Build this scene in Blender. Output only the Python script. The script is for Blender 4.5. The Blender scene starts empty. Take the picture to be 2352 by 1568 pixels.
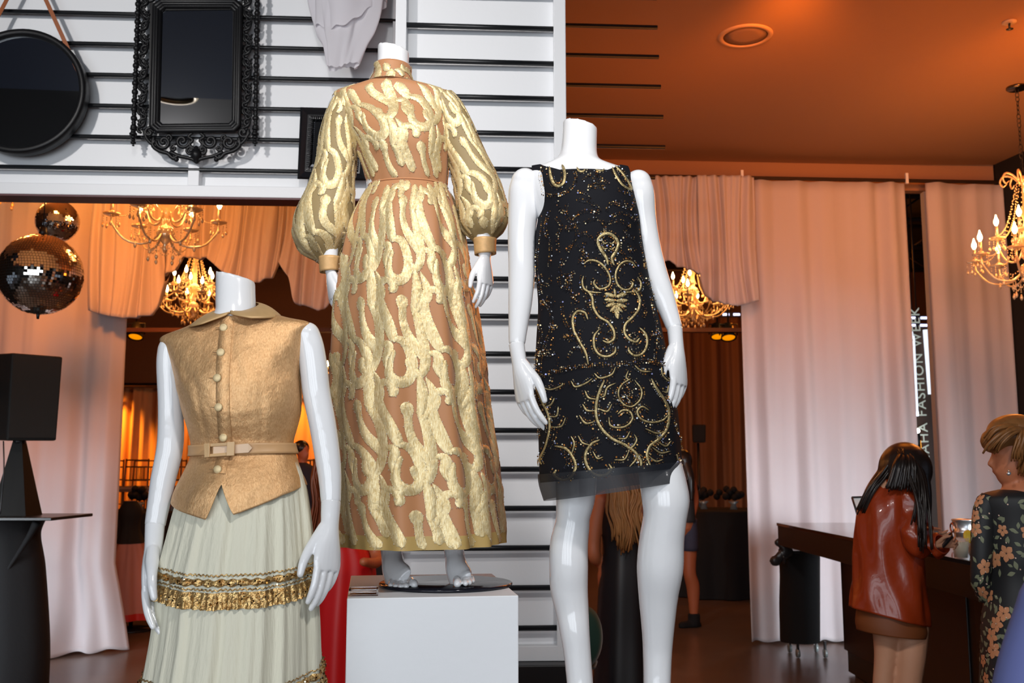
import bpy, math, random
import numpy as np
from mathutils import Vector, Matrix
random.seed(7); rng = np.random.default_rng(7)
SC = bpy.context.scene
COL = SC.collection
# ---------------------------------------------------------------- camera
FPX, CX, CY, CAMZ = 2287.0, 1176.0, 784.0, 1.5
TH = math.radians(7.37); CT, ST = math.cos(TH), math.sin(TH)
cd = bpy.data.cameras.new('camera'); cam = bpy.data.objects.new('camera', cd); COL.objects.link(cam)
cam.location = (0, 0, CAMZ); cam.rotation_euler = (math.pi/2 + TH, 0, 0)
cd.sensor_width = 36.0; cd.lens = 36.0*FPX/2352.0; cd.clip_start = 0.05; cd.clip_end = 100
cd.dof.use_dof = True; cd.dof.focus_distance = 2.75; cd.dof.aperture_fstop = 7.1
SC.camera = cam
# ---------------------------------------------------------------- look
vs = SC.view_settings
vs.view_transform = 'Standard'; vs.look = 'None'; vs.gamma = 1.0; vs.use_curve_mapping = False
vs.exposure = 0.0
cy = SC.cycles
cy.max_bounces = 7; cy.diffuse_bounces = 3; cy.glossy_bounces = 4; cy.transmission_bounces = 5
cy.transparent_max_bounces = 10; cy.caustics_reflective = False; cy.caustics_refractive = False
cy.sample_clamp_indirect = 4.0; cy.adaptive_threshold = .02
# ---------------------------------------------------------------- world and room lights
W = bpy.data.worlds.new('world'); SC.world = W; W.use_nodes = True
W.node_tree.nodes['Background'].inputs[0].default_value = (0.55, 0.68, 0.9, 1)
W.node_tree.nodes['Background'].inputs[1].default_value = 0.25
def lamp(name, kind, loc, power, color, size=None, target=None, size_y=None, spot=None, blend=.5):
    l = bpy.data.lights.new(name, kind); o = bpy.data.objects.new(name, l); COL.objects.link(o)
    o.location = loc; l.energy = power; l.color = color
    if kind == 'AREA':
        l.shape = 'RECTANGLE'; l.size = size; l.size_y = size_y or size
    elif size is not None: l.shadow_soft_size = size
    if kind == 'SPOT': l.spot_size = math.radians(spot); l.spot_blend = blend
    if target is not None:
        o.rotation_euler = (Vector(target)-Vector(loc)).to_track_quat('-Z', 'Y').to_euler()
    return o
DAY = (0.86, 0.93, 1.0); ORANGE = (1.0, 0.25, 0.02); WARM = (1.0, 0.62, 0.32)
# daylight through the four tall shop window panes behind the photographer
for i in range(4):
    lamp('window_daylight', 'AREA', (-4.4+1.75*i, -3.35, 1.95), 58, DAY, 1.5, (-4.4+1.75*i+.35, 4, 2.0), 2.9)
# cool area lights added out of view, left and right, for the lower drapes
for p, e, tg in (((5.5, 3.2, 1.3), 52, (3.1, 8.8, .5)), ((-6.2, 3.6, 1.3), 36, (-4.1, 8.5, -.1))):
    o = lamp('added_side_daylight', 'AREA', p, e, DAY, 3.1, tg, 1.9); o.data.spread = math.radians(46)
# track spots on the shop ceiling that light the display
lamp('track_spot', 'SPOT', (-2.8, 1.2, 4.2), 310, (1, .96, .93), .10, (-1.3, 5.2, 3.3), spot=80, blend=.9)
lamp('track_spot', 'SPOT', (-.6, .7, 4.2), 200, (1, .96, .93), .10, (.0, 4.4, 2.4), spot=75, blend=.9)
lamp('track_spot', 'SPOT', (1.2, .2, 4.2), 210, (1, .98, .97), .14, (-.1, 2.7, 1.2), spot=84, blend=.9)
# orange spots added out of view to colour the upper drapes, no fixtures built
lamp('added_orange_spot', 'SPOT', (-3.0, 5.9, 4.1), 350, ORANGE, .2, (-4.0, 8.7, 3.2), spot=90, blend=1.)
lamp('added_orange_spot', 'SPOT', (-1.2, 5.9, 4.1), 95, ORANGE, .2, (-1.5, 8.8, 3.5), spot=100, blend=1.)
lamp('added_orange_spot', 'SPOT', (1.7, 5.4, 4.2), 140, ORANGE, .2, (2.0, 8.9, 4.2), spot=76, blend=1.)
lamp('added_orange_spot', 'SPOT', (3.6, 5.4, 4.2), 175, ORANGE, .2, (3.8, 9.0, 4.2), spot=76, blend=1.)
for p, e in (((1.0, 6.8, 3.2), 17), ((3.4, 6.4, 3.2), 38), ((2.2, 5.6, 3.1), 20)):
    lamp('added_orange_glow', 'POINT', p, e, ORANGE, .35)  # bare orange points added to warm the ceiling, no lamp hangs there
# orange lighting in the hall behind the drapes
for p, e in (((-4.5, 12, 4.2), 110), ((0, 13, 4.3), 90), ((4.0, 13.5, 4.2), 90)):
    lamp('hall_wash', 'POINT', p, e, ORANGE, .3)
for x, e in ((-7.2, 900), (-5.6, 240), (-3.6, 500)):
    lamp('drape_uplight', 'SPOT', (x, 17.1, 3.4), e, (1, .34, .03), .08, (x, 17.9, 1.2), spot=70, blend=.8)
# ---------------------------------------------------------------- picture-to-place helpers
def ray(u, v):
    b = (CY-v)/FPX
    return Vector(((u-CX)/FPX, CT-b*ST, ST+b*CT))
def P(u, v, Y):
    d = ray(u, v); t = Y/d.y
    return Vector((d.x*t, Y, CAMZ+d.z*t))
def PZ(u, v, Z):
    d = ray(u, v); t = (Z-CAMZ)/d.z
    return Vector((d.x*t, d.y*t, Z))
def PW(u, v, a, b):                      # on the upright plane y = a + b x
    d = ray(u, v); t = a/(d.y-b*d.x)
    return Vector((d.x*t, d.y*t, CAMZ+d.z*t))
def MPP(u, v, Y):                        # metres per photo pixel at that point
    p = P(u, v, Y); return (p.y*CT+(p.z-CAMZ)*ST)/FPX
def lin(r, g=None, b=None):
    if g is None: r, g, b = r
    f = lambda c: (c/255/12.92) if c/255 <= .04045 else ((c/255+.055)/1.055)**2.4
    return (f(r), f(g), f(b), 1)
# ---------------------------------------------------------------- materials
MATS = {}
def mat(name, col, rough=.5, metal=0., noise=0., nscale=20., bump=0., bscale=200., alpha=1., trans=0., emit=0., emitcol=None,
        coat=0., sheen=0., spec=.5, ior=1.5, translucent=0., stretch=(1, 1, 1), aniso=0.):
    if name in MATS: return MATS[name]
    m = bpy.data.materials.new(name); m.use_nodes = True; MATS[name] = m
    nt = m.node_tree; N = nt.nodes; L = nt.links; b = N['Principled BSDF']
    b.inputs['Base Color'].default_value = col; b.inputs['Roughness'].default_value = rough
    b.inputs['Metallic'].default_value = metal; b.inputs['IOR'].default_value = ior
    b.inputs['Specular IOR Level'].default_value = spec
    b.inputs['Transmission Weight'].default_value = trans; b.inputs['Alpha'].default_value = alpha
    b.inputs['Coat Weight'].default_value = coat; b.inputs['Sheen Weight'].default_value = sheen
    if emit:
        b.inputs['Emission Strength'].default_value = emit; b.inputs['Emission Color'].default_value = emitcol or col
    if noise or bump:
        tc = N.new('ShaderNodeTexCoord'); mp = N.new('ShaderNodeMapping'); mp.inputs['Scale'].default_value = stretch
        L.new(tc.outputs['Object'], mp.inputs['Vector'])
    if noise:
        n = N.new('ShaderNodeTexNoise'); n.inputs['Scale'].default_value = nscale; n.inputs['Detail'].default_value = 4
        L.new(mp.outputs[0], n.inputs['Vector'])
        mx = N.new('ShaderNodeMixRGB'); mx.inputs[1].default_value = tuple(c*(1-noise) for c in col[:3])+(1,)
        mx.inputs[2].default_value = tuple(min(1, c*(1+noise)) for c in col[:3])+(1,)
        L.new(n.outputs['Fac'], mx.inputs[0]); L.new(mx.outputs[0], b.inputs['Base Color'])
    if bump:
        n2 = N.new('ShaderNodeTexNoise'); n2.inputs['Scale'].default_value = bscale; n2.inputs['Detail'].default_value = 3
        L.new(mp.outputs[0], n2.inputs['Vector'])
        bp = N.new('ShaderNodeBump'); bp.inputs['Strength'].default_value = bump; bp.inputs['Distance'].default_value = .01
        L.new(n2.outputs['Fac'], bp.inputs['Height']); L.new(bp.outputs[0], b.inputs['Normal'])
    if translucent:
        tr = N.new('ShaderNodeBsdfTranslucent'); tr.inputs[0].default_value = col
        ms = N.new('ShaderNodeMixShader'); ms.inputs[0].default_value = translucent
        L.new(b.outputs[0], ms.inputs[1]); L.new(tr.outputs[0], ms.inputs[2])
        L.new(ms.outputs[0], N['Material Output'].inputs['Surface'])
    return m
M_WHITE = mat('white_gloss', (.86, .86, .87, 1), .16, coat=.4)
M_PAINT = mat('white_paint', (.84, .85, .87, 1), .45, bump=.05, bscale=60)
M_ROD = mat('black_rod', (.008, .009, .011, 1), .38)
M_BLACK = mat('black_frame', (.006, .006, .007, 1), .42, spec=.3)
M_MIRROR = mat('mirror', (.55, .57, .6, 1), .02, 1.)
M_BLKCLOTH = mat('black_cloth', (.006, .006, .007, 1), .85, bump=.2, bscale=30)
M_DRAPE = mat('sheer_drape', (.74, .69, .71, 1), .85, translucent=.3, bump=.06, bscale=120)
M_SKIN = mat('skin', lin(190, 125, 95), .5, noise=.06, nscale=15)
# ---------------------------------------------------------------- mesh helpers
class MB:
    def __init__(s): s.v = []; s.f = []; s.n = 0
    def add(s, v, f):
        v = np.asarray(v, float).reshape(-1, 3); s.v.append(v)
        s.f += [tuple(int(i)+s.n for i in q) for q in f]; s.n += len(v); return s
    def grid(s, pts, closed_u=False, closed_v=False):      # pts [rows][cols][3]
        pts = np.asarray(pts, float); r, c = pts.shape[:2]; o = s.n
        s.v.append(pts.reshape(-1, 3)); s.n += r*c
        for i in range(r-(0 if closed_v else 1)):
            i2 = (i+1) % r
            for j in range(c-(0 if closed_u else 1)):
                j2 = (j+1) % c
                s.f.append((o+i*c+j, o+i*c+j2, o+i2*c+j2, o+i2*c+j))
        return o
    def rings(s, rings, cap=True):
        rings = np.asarray(rings, float); r, c = rings.shape[:2]
        o = s.grid(rings, closed_u=True)
        if cap:
            s.f.append(tuple(o+j for j in range(c-1, -1, -1))); s.f.append(tuple(o+(r-1)*c+j for j in range(c)))
    def box(s, c, h, R=None):
        pts = [Vector((x*h[0], y*h[1], z*h[2])) for x in (-1, 1) for y in (-1, 1) for z in (-1, 1)]
        if R is not None: pts = [R @ p for p in pts]
        s.add([Vector(c)+p for p in pts], [(0, 1, 3, 2), (4, 6, 7, 5), (0, 4, 5, 1), (2, 3, 7, 6), (0, 2, 6, 4), (1, 5, 7, 3)]); return s
    def mesh(s, name='m'):
        me = bpy.data.meshes.new(name); me.from_pydata(np.concatenate(s.v).tolist() if s.v else [], [], s.f); me.update(); return me
    def out(s, name, m, parent=None, smooth=True, **kw):
        return obj(name, s.mesh(name), m, parent, smooth, **kw)
def obj(name, me, m, parent=None, smooth=True, label=None, cat=None, group=None, kind=None, bevel=0, loc=None):
    o = bpy.data.objects.new(name, me); COL.objects.link(o)
    if m is not None:
        me.materials.clear(); me.materials.append(m)
    if smooth: me.polygons.foreach_set('use_smooth', np.ones(len(me.polygons), bool))
    if bevel:
        b = o.modifiers.new('bevel', 'BEVEL'); b.width = bevel; b.segments = 2; b.limit_method = 'ANGLE'
    if parent is not None:
        o.parent = parent; o.matrix_parent_inverse = parent_inv(parent)
    if loc is not None: o.location = loc
    if label: o['label'] = label
    if cat: o['category'] = cat
    if group: o['group'] = group
    if kind: o['kind'] = kind
    return o
def world_of(o):
    m = Matrix.LocRotScale(o.location, o.rotation_euler, o.scale)
    return world_of(o.parent) @ o.matrix_parent_inverse @ m if o.parent else m
def parent_inv(p): return world_of(p).inverted()
def thing(name, loc, label, cat, group=None, rz=0):
    o = bpy.data.objects.new(name, None); COL.objects.link(o); o.location = loc; o.rotation_euler = (0, 0, rz)
    o.empty_display_size = .05
    o['label'] = label; o['category'] = cat
    if group: o['group'] = group
    return o
def copy_tree(o, parent=None):
    c = o.copy(); COL.objects.link(c)
    if parent is not None: c.parent = parent
    for ch in list(o.children): copy_tree(ch, c)
    return c
def cat_rom(pts, n):
    pts = np.asarray(pts, float)
    if len(pts) == 2:
        t = np.linspace(0, 1, n)[:, None]; return pts[0]*(1-t)+pts[1]*t
    q = np.vstack([2*pts[0]-pts[1], pts, 2*pts[-1]-pts[-2]]); m = len(pts)-1
    s = np.linspace(0, m, n); i = np.minimum(s.astype(int), m-1); t = (s-i)[:, None]
    a, b, c, d = q[i], q[i+1], q[i+2], q[i+3]
    return .5*(2*b+(c-a)*t+(2*a-5*b+4*c-d)*t**2+(3*b-a-3*c+d)*t**3)
def frames(path, ref=None):
    path = np.asarray(path, float); T = np.gradient(path, axis=0); T /= np.linalg.norm(T, axis=1)[:, None]+1e-12
    n1s = []; prev = None
    for t in T:
        if ref is not None: n = np.cross(t, ref)
        elif prev is None:
            n = np.cross(t, (0, 1, 0) if abs(t[1]) < .9 else (1, 0, 0))
        else: n = prev-t*np.dot(prev, t)
        l = np.linalg.norm(n)
        n = n/l if l > 1e-6 else prev
        n1s.append(n); prev = n
    n1 = np.array(n1s); return T, n1, np.cross(n1, T)
def tube(mb, path, r, seg=10, n=None, r2=None, ref=None, cap=True, rnd=False):
    """closed tube along path with radii r (and r2 in the depth direction)"""
    path = np.asarray([tuple(p) for p in path], float); r = np.broadcast_to(np.asarray(r, float), (len(path),)).copy()
    r2 = r.copy() if r2 is None else np.broadcast_to(np.asarray(r2, float), (len(path),)).copy()
    if n:
        R = cat_rom(np.column_stack([path, r, r2]), n); path, r, r2 = R[:, :3], R[:, 3], R[:, 4]
    if rnd:                                   # rounded ends
        d0 = path[0]-path[1]; d0 /= np.linalg.norm(d0)+1e-9; d1 = path[-1]-path[-2]; d1 /= np.linalg.norm(d1)+1e-9
        a = [(.98, .25), (.8, .62), (.45, .9)]
        pre = [path[0]+d0*r[0]*k for k, _ in a]; post = [path[-1]+d1*r[-1]*k for k, _ in a[::-1]]
        path = np.vstack([pre, path, post]); r = np.concatenate([[r[0]*k for _, k in a], r, [r[-1]*k for _, k in a[::-1]]])
        r2 = np.concatenate([[r2[0]*k for _, k in a], r2, [r2[-1]*k for _, k in a[::-1]]])
    T, n1, n2 = frames(path, ref); an = np.linspace(0, 2*math.pi, seg, endpoint=False)
    rings = path[:, None]+n1[:, None]*(np.cos(an)[None, :, None]*r[:, None, None])+n2[:, None]*(np.sin(an)[None, :, None]*r2[:, None, None])
    mb.rings(rings, cap); return mb
def lathe(mb, prof, c=(0, 0, 0), seg=24, R=None, cap=True):
    an = np.linspace(0, 2*math.pi, seg, endpoint=False)
    rg = np.array([[(r*math.cos(a), r*math.sin(a), z) for a in an] for r, z in prof])
    if R is not None: rg = rg @ np.array(R).T
    mb.rings(rg+np.array(c), cap); return mb
def ball(mb, c, r, seg=8, rg=5, sq=(1, 1, 1)):
    an = np.linspace(0, 2*math.pi, seg, endpoint=False); ph = np.linspace(-math.pi/2+.15, math.pi/2-.15, rg)
    g = np.array([[(math.cos(p)*math.cos(a)*r*sq[0], math.cos(p)*math.sin(a)*r*sq[1], math.sin(p)*r*sq[2]) for a in an] for p in ph])
    mb.rings(g+np.array(tuple(c))); return mb
def fuse(mb, voxel, smooth=3, fac=.5):
    """weld overlapping closed shapes into one continuous skin"""
    me = mb.mesh(); o = bpy.data.objects.new('tmp', me); COL.objects.link(o)
    m = o.modifiers.new('r', 'REMESH'); m.mode = 'VOXEL'; m.voxel_size = voxel
    if smooth:
        s = o.modifiers.new('s', 'SMOOTH'); s.factor = fac; s.iterations = smooth
    dg = bpy.context.evaluated_depsgraph_get(); dg.update()
    r = bpy.data.meshes.new_from_object(o.evaluated_get(dg)); bpy.data.objects.remove(o); bpy.data.meshes.remove(me)
    return r
class Loft:
    """cloth/body surface from silhouette rows (uL, vL, uR, vR, depth_m[, dy])"""
    def __init__(s, rows, Y, pleat=None):
        C, A, B, px = [], [], [], []
        for r in rows:
            uL, vL, uR, vR, d = r[:5]; dy = r[5] if len(r) > 5 else 0; drop = r[6] if len(r) > 6 else 0
            l, q = P(uL, vL, Y+dy), P(uR, vR, Y+dy); a = (q-l)/2
            C.append((l+q)/2); A.append(a); B.append((0, d, drop)); px.append((uL, vL, uR, vR))
        s.M = np.column_stack([np.array([tuple(c) for c in C]), np.array([tuple(a) for a in A]), np.array(B), np.array(px)])
        s.n = len(rows)-1; s.pleat = pleat; s.Y = Y
    @classmethod
    def limb(cls, rows, Y, pleat=None):
        """sleeve: rows (u, v, width_px, depth_ratio[, dy]) along a limb"""
        s = cls.__new__(cls); path = np.array([tuple(P(q[0], q[1], Y+(q[4] if len(q) > 4 else 0))) for q in rows]); T, n1, n2 = frames(path, np.array((0, 1., 0)))
        r = np.array([q[2]/2*MPP(q[0], q[1], Y) for q in rows])[:, None]; k = np.array([q[3] for q in rows])[:, None]
        sg = np.where(n1[:, :1] < 0, -1., 1.); n1, n2 = n1*sg, n2*np.where(n2[:, 1:2] < 0, -1., 1.)
        px = np.array([(q[0]-q[2]/2, q[1], q[0]+q[2]/2, q[1]) for q in rows], float)
        s.M = np.column_stack([path, n1*r, n2*r*k, px]); s.n = len(rows)-1; s.pleat = pleat; s.Y = Y; return s
    def row(s, t):
        m = s.M; q = np.vstack([2*m[0]-m[1], m, 2*m[-1]-m[-2]]); t = np.clip(np.asarray(t, float), 0, s.n)
        i = np.minimum(t.astype(int), s.n-1); f = (t-i)[..., None]; a, b, c, d = q[i], q[i+1], q[i+2], q[i+3]
        return .5*(2*b+(c-a)*f+(2*a-5*b+4*c-d)*f**2+(3*b-a-3*c+d)*f**3)
    def at(s, th, t, off=0.):
        th, t = np.broadcast_arrays(np.asarray(th, float), np.asarray(t, float)); R = s.row(t)
        C, A, B = R[..., :3], R[..., 3:6], R[..., 6:9]; sn, cs = np.sin(th)[..., None], np.cos(th)[..., None]
        k = 1.0
        if s.pleat is not None: k = (1+s.pleat(th, t))[..., None]
        a, b = np.linalg.norm(A, axis=-1, keepdims=True), np.linalg.norm(B, axis=-1, keepdims=True)+1e-6
        nrm = A/a*sn/a-B/b*cs/b; nrm /= np.linalg.norm(nrm, axis=-1, keepdims=True)+1e-9
        return C+(A*sn-B*cs)*k+nrm*np.asarray(off)[..., None]
    def px(s, u, v):                        # photo pixel on the front -> (theta, t)
        ts = np.linspace(0, s.n, 400); R = s.row(ts); vc = (R[:, 10]+R[:, 12])/2
        u, v = np.asarray(u, float), np.asarray(v, float)
        t = np.interp(v, vc, ts) if vc[-1] > vc[0] else np.interp(-v, -vc, ts)
        for _ in range(4):
            R = s.row(t); uc, hw = (R[..., 9]+R[..., 11])/2, (R[..., 11]-R[..., 9])/2; x = np.clip((u-uc)/hw, -.999, .999)
            b = R[..., 7]/MPP_V(s.Y); el = np.sqrt(np.maximum(0, 1-x*x))*0
            vv = v-x*(R[..., 12]-R[..., 10])/2+el; t = np.interp(vv, vc, ts)
        return np.arcsin(x), t
    def grid(s, mb, nth, nt, top=0., bot=None, th0=-math.pi, th1=math.pi, off=0., close=True):
        th = np.linspace(th0, th1, nth, endpoint=not close)[::-1]
        bot = s.n if bot is None else bot
        t0 = top(th) if callable(top) else np.full(nth, top); t1 = bot(th) if callable(bot) else np.full(nth, bot)
        w = np.linspace(0, 1, nt)[:, None]; T = t0[None]*(1-w)+t1[None]*w
        mb.grid(s.at(np.broadcast_to(th, T.shape), T, off), closed_u=close); return mb
def MPP_V(Y): return Y/FPX
def solid(o, th, off=-1):
    m = o.modifiers.new('thick', 'SOLIDIFY'); m.thickness = th; m.offset = off; return o
def px_tube(mb, rows, Y, seg=20, n=None, rnd=False):
    """limb from photo silhouettes: rows of (u, v, width_px, depth_ratio[, dy])"""
    path, r, r2 = [], [], []
    for q in rows:
        y = Y+(q[4] if len(q) > 4 else 0); path.append(P(q[0], q[1], y)); w = q[2]/2*MPP(q[0], q[1], y); r.append(w); r2.append(w*q[3])
    return tube(mb, path, r, seg, n or len(rows)*5, r2, ref=np.array((0, 1, 0.)), rnd=rnd)
def ribbon(mb, f, pts, w, step, cross=(-1, -.5, 0, .5, 1), dome=(.0, .8, 1, .8, .0), h=.002, base=.001, cap=True):
    """raised cloth ribbon: pts/w in a 2-D chart, f(x, y, off) -> 3-D"""
    pts = np.asarray(pts, float); d = np.r_[0, np.cumsum(np.linalg.norm(np.diff(pts, axis=0), axis=1))]
    n = max(4, int(d[-1]/step)+1); w = np.broadcast_to(np.asarray(w, float), (len(pts),))
    q = cat_rom(np.column_stack([pts, w]), n); xy, ww = q[:, :2], q[:, 2]
    g = np.gradient(xy, axis=0); g /= np.linalg.norm(g, axis=1)[:, None]+1e-9; nn = np.column_stack([-g[:, 1], g[:, 0]])
    if cap:                                  # rounded ends
        al = np.r_[0, np.cumsum(np.linalg.norm(np.diff(xy, axis=0), axis=1))]; e = np.minimum(al, al[-1]-al)/np.maximum(ww*.5, 1e-6); ww = ww*np.sqrt(np.clip(1-(1-np.clip(e, .04, 1))**2, 0, 1))
    rows = []
    for c, dm in zip(cross, dome):
        p = xy+nn*(ww*c/2)[:, None]; rows.append(f(p[:, 0], p[:, 1], base+h*dm))
    mb.grid(np.array(rows)); return xy, nn, ww
# ---------------------------------------------------------------- the setting
CEIL = 4.39
DA, DB = 8.85, .06                       # drape line y = DA + DB x
HA, HB = 5.38, .056                      # display header line
CA, CB = 4.56, .056                      # display column line
M_FLOOR = mat('floor_concrete', (.13, .085, .06, 1), .28, noise=.25, nscale=2.5, spec=.5)
M_CEIL = mat('ceiling_paint', (.36, .185, .095, 1), .85, bump=.05, bscale=300)
M_DARK = mat('dark_paint', (.022, .019, .018, 1), .9, spec=.08)
M_HALLCEIL = mat('hall_ceiling', (.012, .010, .009, 1), .8)
def slab(name, lo, hi, m, **kw):
    mb = MB(); lo, hi = Vector(lo), Vector(hi); mb.box((lo+hi)/2, (hi-lo)/2); return mb.out(name, m, smooth=False, kind='structure', **kw)
slab('floor', (-9, -4, -.1), (9, 19, 0), M_FLOOR, label='dark polished concrete floor of both rooms')
slab('ceiling', (-6, 5.1, CEIL), (4.75, 9.2, CEIL+.1), M_CEIL, label='tan painted ceiling of the front room')
slab('ceiling', (-6, -3.6, CEIL), (5.45, 5.1, CEIL+.1), M_DARK, label='dark ceiling over the shop front')
slab('ceiling', (-6, 3.3, CEIL-.16), (5.3, 5.0, CEIL-.001), mat('mirror_tint_navy', (.035, .045, .085, 1), .8, spec=.1), label='navy slab added out of view below the ceiling for the mirrors to reflect')  # unseen slab added so the mirrors show navy
slab('ceiling', (-9, 9.3, 5.2), (9, 19, 5.3), M_HALLCEIL, label='black ceiling of the hall beyond the drapes')
# right side wall: runs from the back corner towards the camera
mb = MB(); a, b = Vector((4.60, 9.2, 0)), Vector((5.35, 5.4, 0)); n = Vector((.1, .02, 0))
mb.add([a, b, b+n, a+n]+[p+Vector((0, 0, CEIL)) for p in (a, b, b+n, a+n)], [(0, 1, 5, 4), (1, 2, 6, 5), (2, 3, 7, 6), (3, 0, 4, 7), (4, 5, 6, 7), (3, 2, 1, 0)])
mb.out('wall_right', M_DARK, smooth=False, kind='structure', label='dark side wall beside the bar')
for nm, x, y0, y1, w0, w1, lb in (('wall_right', 5.35, -3.6, 5.4, 1.6, 4.9, 'dark side wall of the shop front around an opening added for the side light'), ('wall_left', -6.1, -3.6, 9.2, 1.9, 5.3, 'dark left wall of the front room around an opening added for the side light')):  # openings added so the side area lights reach the drapes
    mb = MB()
    for a, b, z0, z1 in ((y0, w0, 0, CEIL), (w1, y1, 0, CEIL), (w0, w1, 0, .3), (w0, w1, 2.5, CEIL)): mb.box((x+.05, (a+b)/2, (z0+z1)/2), (.05, (b-a)/2, (z1-z0)/2))
    mb.out(nm, M_DARK, smooth=False, kind='structure', label=lb)
# shop front behind the camera: piers and rails around four window openings
mb = MB()
for x0, x1, z0, z1 in ((-6, -5.2, 0, CEIL), (1.65, 5.4, 0, CEIL), (-5.2, 1.65, 0, .45), (-5.2, 1.65, 3.45, CEIL), (-3.62, -3.42, .45, 3.45), (-1.87, -1.67, .45, 3.45), (-.12, .08, .45, 3.45)):
    mb.box(((x0+x1)/2, -3.3, (z0+z1)/2), ((x1-x0)/2, .06, (z1-z0)/2))
mb.out('wall_front', M_DARK, smooth=False, kind='structure', label='shop front wall around the tall windows')
# strip of wall over the drapes
mb = MB()
def dl(x): return DA+DB*x
for x0, x1, z0, z1 in ((-6, 4.62, 4.14, 4.6), ):
    mb.add([(x0, dl(x0)+.14, z0), (x1, dl(x1)+.14, z0), (x1, dl(x1)+.14, z1), (x0, dl(x0)+.14, z1), (x0, dl(x0)+.24, z0), (x1, dl(x1)+.24, z0), (x1, dl(x1)+.24, z1), (x0, dl(x0)+.24, z1)],
           [(0, 1, 2, 3), (5, 4, 7, 6), (4, 0, 3, 7), (1, 5, 6, 2), (3, 2, 6, 7), (4, 5, 1, 0)])
mb.out('wall_back', M_CEIL, smooth=False, kind='structure', label='tan wall strip above the drape track')
mb = MB()
for x0, x1 in ((-6, -3.5), (2.25, 3.72), (3.93, 4.62)):
    mb.add([(x0, dl(x0)+.16, 0), (x1, dl(x1)+.16, 0), (x1, dl(x1)+.16, 4.2), (x0, dl(x0)+.16, 4.2), (x0, dl(x0)+.24, 0), (x1, dl(x1)+.24, 0), (x1, dl(x1)+.24, 4.2), (x0, dl(x0)+.24, 4.2)],
           [(0, 1, 2, 3), (5, 4, 7, 6), (4, 0, 3, 7), (1, 5, 6, 2), (3, 2, 6, 7), (4, 5, 1, 0)])
mb.out('wall_back', mat('pale_wall', (.6, .54, .52, 1), .8), smooth=False, kind='structure', label='pale wall piers behind the drapes')
M_HALLWALL = mat('hall_wall', (.16, .075, .03, 1), .8, noise=.1)
slab('wall_back', (-9, 18.3, 0), (9, 18.4, 5.3), M_HALLWALL, label='far wall of the hall')
slab('wall_left', (-9.1, 9.3, 0), (-9, 18.4, 5.3), M_HALLWALL, label='left wall of the hall')
slab('wall_right', (9, 9.3, 0), (9.1, 18.4, 5.3), M_HALLWALL, label='right wall of the hall')
# ---------------------------------------------------------------- drapes
def wob(x, z, seed, amp=1.):
    r = np.random.default_rng(seed); y = 0
    for k in range(11):
        f = r.uniform(5, 42); ph = x*f+r.uniform(0, 6)+.35*np.sin(z*r.uniform(.4, 1.3)+k)
        y = y+r.uniform(.5, 1)*np.sign(np.sin(ph))*np.abs(np.sin(ph))**.8*(8/f)**.6
    return y*amp*1.45
def drape(name, x0, x1, z1, label, seed, amp=.016, puddle=0., line=(DA, DB), m=None, group=None, flare=0., off=-.02, z0=0.01):
    nx, nz = max(40, int((x1-x0)*60)), 44
    xs = np.linspace(x0, x1, nx); zs = z0+(z1-z0)*np.linspace(0, 1, nz)**1.3
    X, Z = np.meshgrid(xs, zs); low = np.clip(1-(Z-z0)/.7, 0, 1)
    Yp = line[0]+line[1]*X+off+wob(X, Z, seed, amp)*(.75+.5*np.clip((z1-Z)/z1, 0, 1))-low**2*puddle*(.6+.5*np.sin(X*5+seed))-.02
    Xp = X+low*flare*(X-(x0+x1)/2)/(x1-x0)
    Zp = Z.copy(); Zp += np.where(Z < z0+.05, .012*np.sin(X*31+seed)+.012, 0)
    mb = MB(); mb.grid(np.dstack([Xp, Yp, Zp])); o = mb.out(name, m or M_DRAPE, label=label, cat='curtain', group=group); solid(o, .004); return o
drape('sheer_curtain', -6.0, -3.38, 4.16, 'floor length sheer drape pooling on the floor behind the loudspeaker', 3, .018, .5, flare=.35)
drape('sheer_curtain', 2.08, 3.67, 4.16, 'wide sheer drape panel behind the head of the black bar', 5, .017, .03)
drape('sheer_curtain', 3.86, 4.61, 4.16, 'narrow sheer drape panel against the dark side wall', 8, .015, .02)
# ceiling track for the drapes
mb = MB(); tube(mb, [(-6, dl(-6)-.03, 4.185), (4.6, dl(4.6)-.03, 4.185)], .018, 8)
t = thing('curtain_track', (0, dl(0), 4.185), 'thin dark curtain track along the top of the drapes', 'track')
mb.out('rail', mat('track_metal', (.05, .03, .02, 1), .5), t)
for u in (1703, 2080):
    q = PW(u, 398, DA-.03, DB); mb = MB(); mb.box((q.x, q.y-.02, 4.2), (.012, .012, .05)); mb.out('bracket', M_PAINT, t, smooth=False)
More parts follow.
